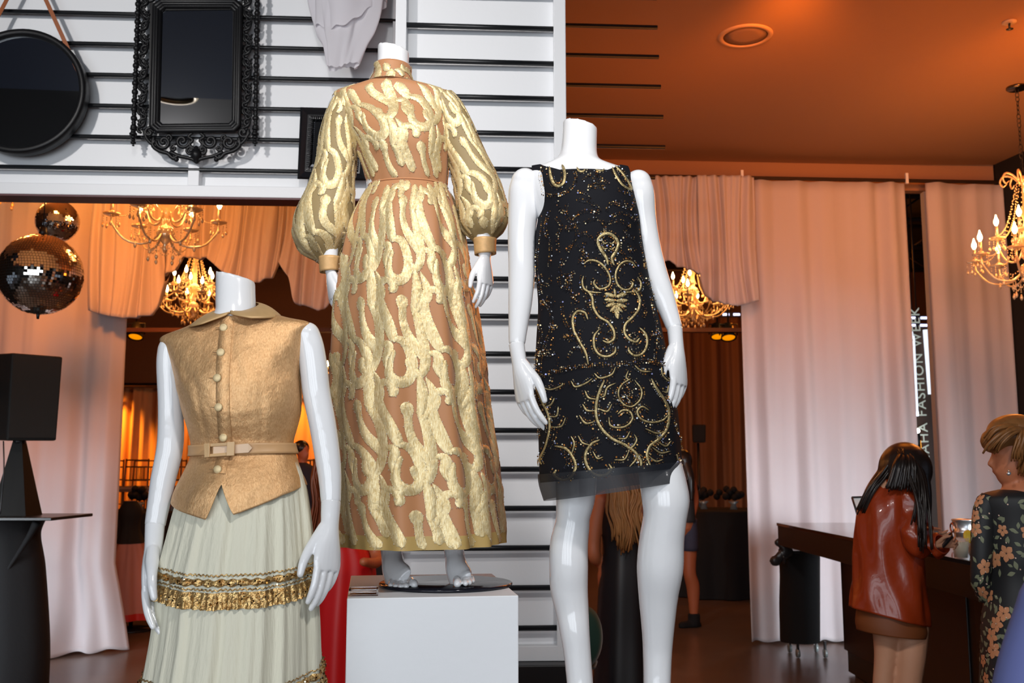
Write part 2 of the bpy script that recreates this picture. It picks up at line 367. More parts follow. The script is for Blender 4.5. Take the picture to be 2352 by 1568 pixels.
# swagged valance pieces across the opening: gathered cloth with a soft rolled lower edge
def swag(u0, u1, prof, label, seed, fwd=0., lean=0.):
    us = np.array([p[0] for p in prof], float); vb = np.array([p[1] for p in prof], float)
    n, nz = 110, 56; w = np.linspace(0, 1, n); U = u0+(u1-u0)*w; V = np.interp(U, us, vb)
    k = np.ones(7)/7; V = np.r_[V[:3], np.convolve(V, k, 'valid'), V[-3:]]       # soften the traced lower edge
    a = DA-.06-fwd; pts = np.zeros((nz, n, 3)); Q = [PW(U[j], V[j], a, DB) for j in range(n)]
    xs0, zs0 = np.array([q.x for q in Q]), np.array([q.z for q in Q]); span = xs0[-1]-xs0[0]
    r = np.random.default_rng(seed); nf = max(5, int(span*11)); lean_ = r.uniform(-.5, .5)
    for i in range(nz):
        f = i/(nz-1); s = min(1, f/.86); z = 4.16+(zs0-4.16)*s
        x = xs0+span*.05*s*(1-s)*4*np.sin(w*math.pi*2+seed)
        bulge = (.05+.10*s**3)*np.sin(np.pi*np.clip(w*.9+.05, 0, 1))**.5
        ph = w*nf*math.pi*(1+.12*lean_*s)+.9*lean_*s*s*3+seed; fold = np.abs(np.sin(ph))**.7*(.030+.030*s)+.012*np.sin(ph*2.7+s*2)+.010*np.sin(ph*.43+5*s)
        y = a+DB*x-bulge-fold
        if f > .86: g = (f-.86)/.14; z = zs0-.035*math.sin(g*math.pi)+.12*g+.02*np.sin(ph*.5)*g; y = y+.17*g
        pts[i, :, 0], pts[i, :, 1], pts[i, :, 2] = x, y, z
    mb = MB(); mb.grid(pts[::-1]); o = mb.out('swag_valance', M_DRAPE, label=label, cat='curtain', group='swagged valance over the hall opening'); solid(o, .004)
swag(212, 386, [(212, 716), (245, 728), (276, 735), (310, 739), (363, 729), (376, 705), (386, 650)], 'lowest rolled swag of sheer cloth beside the long left drape', 11, .06)
swag(374, 514, [(374, 640), (405, 634), (422, 625), (435, 600), (466, 604), (493, 600), (514, 585)], 'short swag of sheer cloth just above the hall chandelier with bead strands', 12, .0)
swag(484, 648, [(484, 600), (505, 618), (533, 642), (570, 665), (604, 656), (637, 640), (648, 602)], 'pointed swag of sheer cloth with a flicked out tail', 13, .05)
swag(636, 775, [(636, 590), (655, 623), (672, 645), (686, 705), (718, 712), (740, 722), (760, 708), (775, 680)], 'long narrow swag of sheer cloth next to the gold sleeve', 14, .03)
swag(765, 1010, [(765, 650), (840, 690), (920, 680), (1010, 640)], 'swag of sheer cloth behind the gold gown', 15, .02)
swag(1000, 1300, [(1000, 640), (1100, 690), (1200, 680), (1300, 620)], 'swag of sheer cloth behind the white display column', 16, .02)
swag(1290, 1480, [(1290, 620), (1380, 660), (1480, 606)], 'swag of sheer cloth behind the black sequin dress', 17, .02)
swag(1465, 1614, [(1465, 600), (1500, 612), (1530, 607), (1547, 621), (1574, 626), (1607, 637), (1614, 650)], 'short gathered swag of sheer cloth above the right hall chandelier', 18, .0)
swag(1604, 1738, [(1604, 640), (1613, 686), (1635, 699), (1674, 710), (1697, 708), (1738, 694)], 'rolled end swag of sheer cloth overlapping the wide drape panel', 19, .05)
# ---------------------------------------------------------------- white display wall with black rods
def wall_box(mb, a, b, x0, x1, z0, z1, t0, t1):
    """box on the line y = a + b x, from t0 (front, negative towards camera) to t1"""
    v = []
    for z in (z0, z1):
        for x, t in ((x0, t0), (x1, t0), (x1, t1), (x0, t1)): v.append((x, a+b*x+t, z))
    mb.add(v, [(3, 2, 1, 0), (4, 5, 6, 7), (0, 1, 5, 4), (1, 2, 6, 5), (2, 3, 7, 6), (3, 0, 4, 7)])
M_MAROON = mat('maroon_edge', (.09, .018, .022, 1), .5)
t = thing('display_header', (-1.5, HA+HB*-1.5, 2.97), 'white overhead display board with black hanging rods across the opening', 'display board')
HX0, HX1 = -4.3, .22
mb = MB(); wall_box(mb, HA, HB, HX0, HX1, 3.0, 4.38, .035, .075); mb.out('back_board', M_PAINT, t, smooth=False)
mb = MB(); wall_box(mb, HA, HB, HX0, HX1, 2.972, 3.035, -.03, .10); mb.out('bottom_rail', M_PAINT, t, smooth=False, bevel=.004)
mb = MB(); wall_box(mb, HA, HB, HX0, HX1, 2.962, 2.9725, -.028, .11); mb.out('rail_underside', M_MAROON, t, smooth=False)
for u in (452, 912):
    q = PW(u, 300, HA, HB); mb = MB(); wall_box(mb, HA, HB, q.x-.03, q.x+.03, 3.035, 4.38, -.025, .035); mb.out('post', M_PAINT, t, smooth=False, bevel=.003)
for i, z in enumerate([3.125+.1766*k for k in range(7)]):
    x1 = [.80, .86, .853, .843, .835, .83, .83][i]
    mb = MB(); tube(mb, [(HX0, HA+HB*HX0-.015, z), (x1, HA+HB*x1-.015, z)], .0125, 12); mb.out('hanging_rod', M_ROD, t)
t = thing('display_column', (-.15, CA, .66), 'tall white display column with black hanging rods behind the gold gown', 'display board')
cx0, cx1 = PW(900, 700, CA, CB).x, PW(1303, 700, CA, CB).x
mb = MB(); wall_box(mb, CA, CB, cx0+.01, cx1-.01, .70, 4.38, .035, .07); mb.out('back_board', M_PAINT, t, smooth=False)
for x0, x1 in ((cx0, cx0+.052), (cx1-.058, cx1)):
    mb = MB(); wall_box(mb, CA, CB, x0, x1, .665, 4.38, -.03, .075); mb.out('post', M_PAINT, t, smooth=False, bevel=.003)
mb = MB(); wall_box(mb, CA, CB, cx0, cx1, .665, .73, -.028, .075); mb.out('bottom_rail', M_PAINT, t, smooth=False, bevel=.003)
for k in range(-1, 21):
    z = .8046+.1751*k
    if .75 < z < 4.3:
        mb = MB(); tube(mb, [(cx0+.05, CA+CB*cx0-.012, z), (cx1-.056, CA+CB*cx1-.012, z)], .0125, 12); mb.out('hanging_rod', M_ROD, t)
t = thing('column_plinth', (-.15, CA, 0), 'low black plinth that carries the white display column', 'plinth')
mb = MB(); wall_box(mb, CA, CB, cx0+.01, cx1, 0.04, .664, -.12, .3); mb.out('body', M_BLACK, t, smooth=False, bevel=.005)
mb = MB(); wall_box(mb, CA, CB, cx0+.04, cx1-.03, 0., .04, -.09, .27); mb.out('toe_kick', M_BLACK, t, smooth=False)
# ---------------------------------------------------------------- mannequins
def hand_mesh(Wp, D, Td, left, r0, scale=1., curl=(8, 14, 10), spread=1., bentthumb=0., voxel=.0021, grip=None):
    """glossy hand with palm, four fingers and thumb; Wp wrist, D towards the fingertips, Td thumb side"""
    D = Vector(D).normalized(); Td = Vector(Td); Td = (Td-D*Td.dot(D)).normalized()
    N = D.cross(Td) if left else Td.cross(D)
    L = lambda x, y, z: Vector(Wp)+(Td*x+N*y+D*z)*scale
    mb = MB(); ref = np.array(tuple(N))
    pal = [(0, 0, -.004, r0/scale, r0/scale*.95), (0, 0, .02, r0/scale*.97, r0/scale*.9), (0, 0, .05, .0215, .018), (.001, 0, .075, .0265, .0185), (.002, 0, .10, .034, .0165), (.001, .001, .13, .0375, .0135), (0, .002, .148, .035, .0115)]
    tube(mb, [L(*q[:3]) for q in pal], [q[3]*scale for q in pal], 20, 24, [q[4]*scale for q in pal], ref=ref)
    for i, (x, z, ln, r) in enumerate(((.0275, .142, .076, .0083), (.0095, .147, .086, .0086), (-.0095, .145, .079, .0083), (-.0275, .135, .061, .0074))):
        a = math.radians((1.5-i)*2.2*spread); ang = math.radians(4+i*2.); p = [(x*.9, 0, z-.035), (x, .001, z)]; q = Vector((x, .001, z))
        for k, seg in enumerate((.45, .31, .24)):
            ang += math.radians(curl[k]+i*1.6)
            d = Vector((math.sin(a)*math.cos(ang), math.sin(ang), math.cos(ang)*math.cos(a))); q = q+d*ln*seg; p.append(tuple(q))
        tube(mb, [L(*c) for c in p], [r*.9*scale, r*1.05*scale, r*scale, r*.93*scale, r*.72*scale], 12, 22, rnd=True)
    th = [(.012, .004, .055), (.026, .010, .083), (.040, .017, .106), (.046+bentthumb, .022, .134), (.0455+bentthumb*1.6, .027, .158)]
    tube(mb, [L(*c) for c in th], [.014*scale, .0145*scale, .0115*scale, .0098*scale, .0075*scale], 12, 22, rnd=True)
    return fuse(mb, voxel*scale, 5)
def foot_tubes(mb, rows, toes, Y):
    px_tube(mb, rows, Y, 16, 22)
    for (u, v, r, dy0, dy1, du) in toes:
        a, b, c = P(u-du, v-9, Y+dy0), P(u, v-2, Y+dy1), P(u+du*.3, v+1.5, Y+dy1-.012)
        tube(mb, [a, b, c], [r*.8, r*.98, r*.9], 10, 8, rnd=True)
def base_disc(c, r, m): 
    mb = MB(); lathe(mb, [(r*.2, .0), (r*.97, 0), (r, .003), (r, .007), (r*.985, .009), (r*.2, .0095)], c, 64); return mb
M_GLASSBASE = mat('polished_base', (.012, .013, .02, 1), .12, 0., spec=.35)
def mannequin(name, label, base, torso, legs, arms, Y, feet=None, extra=None):
    t = thing(name, base, label, 'mannequin')
    mb = MB(); lf = Loft(torso, Y); th = np.linspace(-math.pi, math.pi, 48, endpoint=False)
    tt = np.linspace(0, lf.n, lf.n*6+1); mb.rings(np.array([lf.at(th, np.full(48, k)) for k in tt]))
    for l in legs: px_tube(mb, l, Y, 24)
    me = fuse(mb, .0052, 4)
    co = np.empty(len(me.vertices)*3); me.vertices.foreach_get('co', co); co[2::3] = np.maximum(co[2::3], base[2]+.0096); me.vertices.foreach_set('co', co)
    obj('body', me, M_WHITE, t)
    for ft in feet or ():
        mb = MB(); ft(mb); me = fuse(mb, .0021, 3); co = np.empty(len(me.vertices)*3); me.vertices.foreach_get('co', co); co[2::3] = np.maximum(co[2::3], base[2]+.0097); me.vertices.foreach_set('co', co); obj('foot', me, M_WHITE, t)
    for rows, W, D, Td, left, r0, kw in arms:
        mb = MB(); px_tube(mb, rows, Y, 24, 40, rnd=False); 
        c = P(rows[0][0], rows[0][1], Y+(rows[0][4] if len(rows[0]) > 4 else 0)); ball(mb, c, rows[1][2]/2*MPP(rows[0][0], rows[0][1], Y)*.93, 20, 12)
        a = obj('arm', fuse(mb, .0045, 4), M_WHITE, t)
        obj('hand', hand_mesh(W, D, Td, left, r0, **kw), M_WHITE, a)
    return t
def dirpx(u0, v0, u1, v1, Y0, Y1): return P(u1, v1, Y1)-P(u0, v0, Y0)
# --- the one in the black sequin dress
YR = 2.60; ZR = .87
torso = [(1293, 276, 1372, 294, .042, .02), (1291, 320, 1371, 325, .043, .015), (1286, 352, 1372, 355, .046, .01), (1272, 368, 1382, 370, .05, 0), (1244, 380, 1412, 381, .052), (1222, 391, 1441, 392, .056), (1212, 412, 1452, 413, .07), (1220, 460, 1448, 460, .088), (1240, 520, 1462, 520, .1), (1248, 600, 1468, 600, .09), (1252, 700, 1488, 700, .095), (1250, 800, 1516, 800, .112), (1250, 880, 1530, 880, .118), (1262, 960, 1540, 960, .1)]
legL = [(1318, 920, 120, 1.05), (1322, 1000, 112, 1.05), (1323, 1080, 99, 1.05), (1322, 1141, 91, 1.05), (1316, 1185, 79, 1.1), (1314, 1207, 81, 1.05), (1307, 1250, 88, 1.02), (1306, 1300, 90, 1.05), (1307, 1351, 87, 1.05, .01), (1314, 1400, 77, 1.05, .01), (1320, 1449, 69, 1.05), (1326, 1500, 63, 1.05), (1332, 1568, 61, 1.1), (1336, 1630, 60, 1.3, -.01), (1338, 1670, 74, 1.1, -.06), (1340, 1690, 80, .5, -.10)]
legR = [(1470, 900, 118, 1.05), (1490, 1000, 108, 1.0, -.01), (1512, 1060, 102, 1.0, -.03), (1523, 1110, 107, 1.0, -.06), (1529, 1150, 109, 1.0, -.07), (1527, 1190, 100, 1.0, -.07), (1520, 1240, 103, 1.0, -.06), (1516, 1303, 107, 1.0, -.05), (1512, 1368, 91, 1.05, -.03), (1511, 1449, 74, 1.05, -.01), (1510, 1500, 67, 1.05), (1509, 1568, 63, 1.1), (1508, 1630, 62, 1.3, -.01), (1512, 1672, 76, 1.1, -.06), (1516, 1692, 82, .5, -.1)]
armL = [(1206, 418, 64, .95), (1203, 440, 70, .95), (1202, 480, 70, .95), (1198, 540, 64, .95), (1198, 620, 62, .95), (1195, 690, 56, .95, -.01), (1191, 740, 47, .95, -.02), (1187, 792, 38, .95, -.03)]
armR = [(1466, 420, 62, .95), (1471, 448, 66, .95), (1477, 505, 62, .95, .01), (1489, 569, 59, .95, .01), (1504, 625, 57, .95, .0), (1520, 672, 54, .95, -.01), (1535, 712, 45, .95, -.02), (1550, 755, 37, .95, -.03)]
s = MPP(1187, 792, YR)
mR = mannequin('mannequin', 'headless white mannequin wearing the black sequin dress, bare legs showing', (P(1420, 1690, YR).x, YR, ZR), torso, [legL, legR],
    [(armL, P(1187, 792, YR-.03), dirpx(1187, 792, 1216, 992, YR-.03, YR-.07), (.55, -.83, 0), False, 19*s, dict(curl=(10, 14, 8), scale=1.03)),
     (armR, P(1550, 755, YR-.03), dirpx(1550, 755, 1567, 957, YR-.03, YR-.08), (-.62, -.78, 0), True, 18.5*s, dict(curl=(10, 16, 8), scale=1.04))], YR)
# --- the one in the gold lame blouse
YL = 2.45; ZL = .43
torso = [(497, 624, 585, 646, .047, .03), (496, 690, 587, 700, .048, .02), (492, 722, 592, 728, .05, .01), (445, 768, 642, 748, .05), (396, 796, 694, 772, .065), (412, 860, 680, 845, .09), (440, 940, 676, 930, .095), (452, 1030, 662, 1025, .075), (440, 1110, 680, 1105, .09), (425, 1200, 695, 1200, .105)]
legL = [(490, 1150, 150, 1), (480, 1400, 115, 1), (480, 1700, 90, 1), (480, 2120, 60, 1), (482, 2170, 66, .8, -.06)]
legR = [(620, 1150, 150, 1), (625, 1400, 115, 1), (625, 1700, 90, 1), (625, 2120, 60, 1), (625, 2170, 66, .8, -.06)]
armL = [(392, 800, 58, .95), (390, 840, 60, .95), (392, 931, 57, .95), (391, 1021, 60, .95, -.01), (375, 1100, 57, .95, -.02), (366, 1150, 52, .95, -.03), (356, 1207, 47, .95, -.04)]
armR = [(706, 768, 58, .95), (714, 800, 62, .95), (721, 850, 64, .95), (727, 903, 64, .95), (741, 975, 62, .95, -.01), (752, 1046, 59, .95, -.02), (758, 1100, 53, .95, -.03), (760, 1155, 46, .95, -.04)]
s = MPP(356, 1207, YL)
mL = mannequin('mannequin', 'headless white mannequin wearing the gold lame blouse and cream skirt', (P(550, 2180, YL).x, YL, ZL), torso, [legL, legR],
    [(armL, P(356, 1207, YL-.04), dirpx(356, 1207, 341, 1436, YL-.04, YL-.10), (-.05, -1, 0), False, 23*s, dict(curl=(6, 10, 6), scale=1.12)),
     (armR, P(760, 1155, YL-.04), dirpx(760, 1155, 748, 1390, YL-.04, YL-.1), (-.6, -.8, 0), True, 23*s, dict(curl=(6, 12, 8), scale=1.08, bentthumb=.004, spread=.2))], YL)
# --- the one in the gold brocade gown
YM = 2.79; ZM = 1.187
torso = [(868, 102, 940, 120, .04, .02), (866, 150, 940, 155, .042, .015), (852, 195, 948, 197, .045), (800, 222, 1005, 222, .05), (805, 300, 1012, 300, .075), (842, 420, 1006, 420, .075), (832, 520, 1015, 520, .095), (835, 620, 1025, 620, .1)]
legL = [(885, 560, 110, 1), (890, 800, 95, 1), (893, 1000, 80, 1), (896, 1150, 70, 1, .03), (898, 1255, 52, 1.05, .05)]
legR = [(985, 560, 110, 1), (1005, 800, 95, 1), (1025, 1000, 80, 1), (1035, 1150, 68, 1, .03), (1041, 1255, 47, 1.05, .05)]
armL = [(786, 232, 50, .95), (778, 260, 54, .95), (772, 350, 50, .95), (765, 450, 46, .95), (760, 540, 40, .95, -.02), (758, 600, 34, .95, -.03)]
armR = [(1018, 232, 50, .95), (1028, 260, 54, .95), (1060, 350, 50, .95), (1095, 440, 46, .95), (1108, 520, 38, .95, -.02), (1113, 566, 34, .95, -.03)]
s = MPP(758, 600, YM)
def foot_l(mb):
    foot_tubes(mb, [(898, 1248, 52, 1.05, .05), (901, 1280, 50, 1.1, .04), (906, 1305, 58, .95, .01), (915, 1326, 72, .5, -.04), (922, 1337, 70, .28, -.07)],
               [(951, 1341, .0115, -.06, -.105, 3), (933, 1345, .0085, -.06, -.115, 2), (920, 1346, .008, -.06, -.11, 1), (908, 1345, .0075, -.055, -.10, 0), (897, 1342, .007, -.05, -.09, -1)], YM)
def foot_r(mb):
    foot_tubes(mb, [(1041, 1248, 47, 1.05, .05), (1045, 1280, 46, 1.1, .04), (1050, 1305, 54, .95, .01), (1058, 1326, 60, .5, -.04), (1062, 1335, 56, .28, -.07)],
               [(1050, 1339, .0118, -.06, -.105, 2), (1069, 1338, .0085, -.06, -.105, 2), (1078, 1336, .008, -.055, -.095, 2), (1085, 1333, .007, -.05, -.08, 2)], YM)
mM = mannequin('mannequin', 'headless white mannequin in the gold brocade gown, bare toes on a black disc', (P(1024, 1335, YM).x, YM, ZM), torso, [legL, legR],
    [(armL, P(758, 600, YM-.03), dirpx(758, 600, 768, 732, YM-.03, YM-.06), (.5, -.87, 0), False, 17*s, dict(curl=(8, 14, 10), scale=.78)),
     (armR, P(1113, 566, YM-.03), dirpx(1113, 566, 1117, 693, YM-.03, YM-.07), (-.72, -.7, 0), True, 17*s, dict(curl=(10, 16, 8), scale=.8, bentthumb=.002))], YM, (foot_l, foot_r))
pc = P(1024, 1336, YM); q = PZ(1024, 1336, ZM+.009)
base_disc((q.x, q.y, ZM), (1177-871)/2*MPP(1024, 1336, q.y), None).out('base_disc', M_GLASSBASE, mM)
base_disc((mR.location.x, YR-.02, ZR), .17, None).out('base_disc', M_GLASSBASE, mR)
base_disc((mL.location.x, YL-.02, ZL), .17, None).out('base_disc', M_GLASSBASE, mL)
# ---------------------------------------------------------------- pedestals
def pedestal(c, w, d, h, rz, label):
    t = thing('display_pedestal', (c[0], c[1], 0), label, 'pedestal', rz=rz)
    R = Matrix.Rotation(rz, 3, 'Z')
    mb = MB(); mb.box((c[0], c[1], (h+.03)/2), (w/2, d/2, (h-.03)/2), R); mb.out('body', M_PAINT, t, smooth=False, bevel=.0025)
    mb = MB(); mb.box((c[0], c[1], .015), (w/2-.02, d/2-.02, .0149), R); mb.out('toe_kick', M_BLACK, t, smooth=False)
a, b = PZ(797, 1374, ZM), PZ(1191, 1367, ZM); c, d = PZ(829, 1320, ZM), PZ(1169, 1314, ZM)
rz = math.atan2(b.y-a.y, b.x-a.x); w = (b-a).length; dep = .545
mid = (a+b)/2; pedestal((mid.x-math.sin(rz)*dep/2, mid.y+math.cos(rz)*dep/2), w, dep, ZM, rz, 'tall white box pedestal under the mannequin in the gold brocade gown')
pedestal((mR.location.x, YR), .5, .5, ZR, .03, 'white box pedestal under the mannequin in the black sequin dress')
pedestal((mL.location.x-.04, YL-.04), .42, .42, ZL, .03, 'low white box pedestal under the mannequin in the cream skirt')
# clear acrylic sign holder lying on the pedestal
M_ACRYL = mat('clear_acrylic', (.95, .93, .92, 1), .03, trans=1., ior=1.45)
t = thing('sign_holder', PZ(835, 1366, ZM), 'small clear acrylic sign holder on the corner of the tall pedestal', 'sign holder')
a0, b0 = PZ(801, 1370, ZM), PZ(868, 1369, ZM); ax = (b0-a0).normalized(); ay = Vector((-ax.y, ax.x, 0)); R = Matrix((ax, ay, Vector((0, 0, 1)))).transposed()
ln = (b0-a0).length; c0 = (a0+b0)/2+ay*.03
mb = MB(); mb.box(c0+Vector((0, 0, .0025)), (ln/2, .024, .0022), R); mb.out('bottom_plate', M_ACRYL, t, smooth=False)
mb = MB(); mb.box(c0+Vector((0, 0, .0155)), (ln/2, .024, .0018), R); mb.out('top_plate', M_ACRYL, t, smooth=False)
for k in (-.95, .95):
    mb = MB(); mb.box(c0+ax*ln/2*k+Vector((0, 0, .0092)), (.002, .022, .0045), R); mb.out('spacer', M_ACRYL, t, smooth=False)
# ---------------------------------------------------------------- garments
def island_mat(name, stops, rough=.25, metal=1., extra=None):
    """material whose colour changes from piece to piece (sequins, beads)"""
    if name in MATS: return MATS[name]
    m = bpy.data.materials.new(name); m.use_nodes = True; MATS[name] = m; N = m.node_tree.nodes; L = m.node_tree.links; b = N['Principled BSDF']
    g = N.new('ShaderNodeNewGeometry'); r = N.new('ShaderNodeValToRGB'); r.color_ramp.interpolation = 'CONSTANT'
    while len(r.color_ramp.elements) < len(stops): r.color_ramp.elements.new(1)
    for e, (p, c) in zip(r.color_ramp.elements, stops): e.position = p; e.color = c
    L.new(g.outputs['Random Per Island'], r.inputs[0]); L.new(r.outputs[0], b.inputs['Base Color'])
    b.inputs['Roughness'].default_value = rough; b.inputs['Metallic'].default_value = metal; return m
def lame(name, c1, c2, rough, metal, fs, ws, bump=.4, stretch=(1, 1, .35)):
    """woven metallic thread: fine grain, streaks and soft creases"""
    m = bpy.data.materials.new(name); m.use_nodes = True; MATS[name] = m; N = m.node_tree.nodes; L = m.node_tree.links; b = N['Principled BSDF']
    tc = N.new('ShaderNodeTexCoord'); mp = N.new('ShaderNodeMapping'); mp.inputs['Scale'].default_value = stretch; L.new(tc.outputs['Object'], mp.inputs[0])
    n = N.new('ShaderNodeTexNoise'); n.inputs['Scale'].default_value = fs; n.inputs['Detail'].default_value = 5; n.inputs['Roughness'].default_value = .7; L.new(mp.outputs[0], n.inputs['Vector'])
    r = N.new('ShaderNodeValToRGB'); r.color_ramp.elements[0].position = .34; r.color_ramp.elements[1].position = .66
    r.color_ramp.elements[0].color = c1; r.color_ramp.elements[1].color = c2; L.new(n.outputs['Fac'], r.inputs[0]); L.new(r.outputs[0], b.inputs['Base Color'])
    w = N.new('ShaderNodeTexNoise'); w.inputs['Scale'].default_value = ws; w.inputs['Detail'].default_value = 3; L.new(tc.outputs['Object'], w.inputs['Vector'])
    ad = N.new('ShaderNodeMath'); ad.operation = 'MULTIPLY_ADD'; ad.inputs[1].default_value = .12; L.new(n.outputs['Fac'], ad.inputs[0]); L.new(w.outputs['Fac'], ad.inputs[2])
    bp = N.new('ShaderNodeBump'); bp.inputs['Strength'].default_value = bump; bp.inputs['Distance'].default_value = .02; L.new(ad.outputs[0], bp.inputs['Height']); L.new(bp.outputs[0], b.inputs['Normal'])
    b.inputs['Metallic'].default_value = metal; b.inputs['Roughness'].default_value = rough; return m
M_NUDE = mat('nude_lining', lin(198, 138, 92), .55, noise=.06, nscale=8, sheen=.2, translucent=.12)
M_TULLE = mat('gold_tulle', lin(186, 160, 112), .5, noise=.06, nscale=12, alpha=.93, translucent=.3)
M_BROC = lame('gold_brocade', lin(206, 172, 106), lin(252, 236, 190), .42, .42, 420, 30, .3, (1, 1, .18))
M_BEADS = island_mat('silver_beads', [(0, (.9, .88, .8, 1)), (.5, (.75, .62, .35, 1)), (.8, (.98, .97, .95, 1))], .35, .6)
# --- gold brocade gown
CELL_W, CELL_H = 105., 235.
STROKES = [  # scrolls of one repeat, in photo pixels: centre line and widths
    ([(86, 34), (95, 20), (84, 4), (65, 6), (56, 27), (60, 60), (72, 93), (85, 126), (94, 148)], [22, 22, 19, 21, 25, 30, 31, 27, 16]),
    ([(90, 138), (115, 148), (131, 178), (135, 205), (125, 231), (104, 238), (88, 220), (88, 194), (96, 166)], [14, 24, 26, 27, 28, 28, 24, 18, 10]),
    ([(104, 236), (93, 250), (87, 262)], [24, 21, 16]),
    ([(64, 148), (80, 150), (83, 166), (77, 180), (80, 206)], [12, 20, 24, 19, 5]),
    ([(4, 28), (7, 46), (9, 60), (12, 85), (22, 113), (36, 133), (50, 154), (57, 180)], [30, 30, 20, 20, 24, 27, 24, 12]),
    ([(36, -40), (39, -5), (38, 30), (32, 56)], [10, 26, 27, 16]),
    ([(30, 46), (46, 76), (54, 110), (57, 148), (52, 180), (38, 200), (22, 190), (20, 166)], [12, 25, 28, 28, 25, 21, 20, 26]),
    ([(50, 204), (61, 232), (64, 259), (50, 284), (38, 306)], [6, 20, 24, 21, 8]),
]
def embroider(surfs, name, parent, m_r, m_b):
    mb, bd = MB(), MB()
    for lf, R0, v0, v1, nu, sh, sc, half in surfs:
        ts = np.linspace(0, lf.n, 300); Rw = lf.row(ts); vc = (Rw[:, 10]+Rw[:, 12])/2
        f = lambda x, y, off: lf.at(x/R0, np.interp(y, vc, ts), np.broadcast_to(off, np.shape(x)))
        per = 2*math.pi*R0; cw = per/nu; k = cw/CELL_W
        for i in range(nu):
            for j in range(-2, int((v1-v0)/(CELL_H*sc))+2):
                ox = -per/2+i*cw; oy = v0+j*CELL_H*sc+(CELL_H*sc*.04*(i % 3))+sh
                for pts, w in STROKES:
                    q = np.array(pts, float); q = np.column_stack([ox+q[:, 0]*k*(1 if True else -1), oy+q[:, 1]*sc]); q = q+np.column_stack([5.5*np.sin(q[:, 1]/41+i*2.1), 7*np.sin(q[:, 0]/29+i*.9+j)*np.ones(len(q))])*sc; ww = np.array(w)*(k+sc)/2*.88
                    keep = (q[:, 1] > v0-2) & (q[:, 1] < v1+1)
                    if keep.sum() < 2: continue
                    idx = np.where(keep)[0]; q = q[idx[0]:idx[-1]+1]; ww = ww[idx[0]:idx[-1]+1]
                    if len(q) < 3: q = np.vstack([q[0], q.mean(0), q[-1]]); ww = np.array([ww[0], ww.mean(), ww[-1]])
                    xy, nn, w2 = ribbon(mb, f, q, ww, 4.5, h=.0022, base=.0012)
                    a = np.abs((xy[:, 0]/R0+math.pi) % (2*math.pi)-math.pi)
                    for e in (-1, 1):
                        p = xy+nn*(w2*e/2)[:, None]; p = p[a < 1.7][::2]
                        if len(p) == 0: continue
                        g = f(p[:, 0]+rng.normal(0, .8, len(p)), np.minimum(p[:, 1]+rng.normal(0, 1.2, len(p)), v1), np.full(len(p), .0022))
                        for c in g: octa(bd, c, .0011+.0007*rng.random())
    mb.out(name, m_r, parent, kind='stuff', label='raised gold paisley scrolls woven over the cloth'); bd.out('bead_edging', m_b, parent, smooth=False, kind='stuff', label='tiny glittering beads edging the scrolls')
OCT = np.array([(1, 0, 0), (-1, 0, 0), (0, 1, 0), (0, -1, 0), (0, 0, 1), (0, 0, -1)], float); OCTF = [(0, 2, 4), (2, 1, 4), (1, 3, 4), (3, 0, 4), (2, 0, 5), (1, 2, 5), (3, 1, 5), (0, 3, 5)]
def octa(mb, c, r): mb.v.append(OCT*r+np.asarray(c)); n = mb.n; mb.f += [(a+n, b+n, d+n) for a, b, d in OCTF]; mb.n += 6
gown = thing('evening_gown', (P(960, 1255, YM).x, YM, P(960, 1255, YM).z), 'floor length gold brocade gown with high collar and full sleeves', 'dress')
def pl_sk(th, t):
    a = np.clip((t-.0)/2.5, 0, 1)*.034+np.clip((t-3)/7, 0, 1)*.014
    return a*(np.cos(11*th+.8)+.7*np.cos(17*th+2.1)+.5*np.cos(27*th+.4)*np.exp(-t/3)+.6*np.cos(7*th+1.7))*(.55+.45*np.abs(np.sin(th*.9+.25)))
def pl_bo(th, t): return .012*np.cos(9*th+1)*np.clip(t/4-.6, 0, 1)+.010*np.cos(14*th)*np.clip(t-4.5, 0, 1)
bod = Loft([(846, 190, 950, 191, .05), (800, 203, 1003, 203, .056), (766, 217, 1032, 215, .06), (774, 250, 1032, 248, .072), (796, 300, 1034, 298, .105), (818, 345, 1032, 342, .116), (833, 385, 1029, 383, .104), (847, 430, 1026, 429, .09)], YM, pl_bo)
sk = Loft([(847, 429, 1026, 428, .09), (834, 458, 1040, 458, .11), (817, 500, 1052, 500, .135), (800, 560, 1064, 560, .155), (786, 640, 1075, 640, .172), (778, 700, 1086, 700, .182), (771, 830, 1105, 830, .2), (767, 958, 1118, 958, .215), (772, 1080, 1136, 1080, .225), (779, 1190, 1146, 1190, .233), (783, 1250, 1149, 1247, .238)], YM, pl_sk)
mb = MB(); bod.grid(mb, 96, 50); mb.out('bodice', M_NUDE, gown)
mb = MB(); sk.grid(mb, 220, 90); solid(mb.out('skirt', M_NUDE, gown), .002, -1)
mb = MB(); sk.grid(mb, 220, 5, top=9.43, bot=10, off=.0008); mb.out('hem_band', mat('hem_band', lin(214, 182, 112), .5, alpha=.9, translucent=.2), gown, label='translucent gold band at the hem')
mb = MB(); sk.grid(mb, 160, 4, top=0, bot=.12, off=.0025); mb.out('waist_seam', M_NUDE, gown)
col_ = Loft([(861, 149, 943, 153, .052, .01), (859, 170, 944, 172, .053, .005), (846, 192, 950, 193, .056)], YM)
mb = MB(); col_.grid(mb, 64, 12); solid(mb.out('collar', M_NUDE, gown), .002)
def pl_sl(th, t): return .05*np.clip((t-5.2)/1.5, 0, 1)*np.cos(9*th+1)+.02*np.cos(5*th+t)*np.clip(t/3, 0, 1)
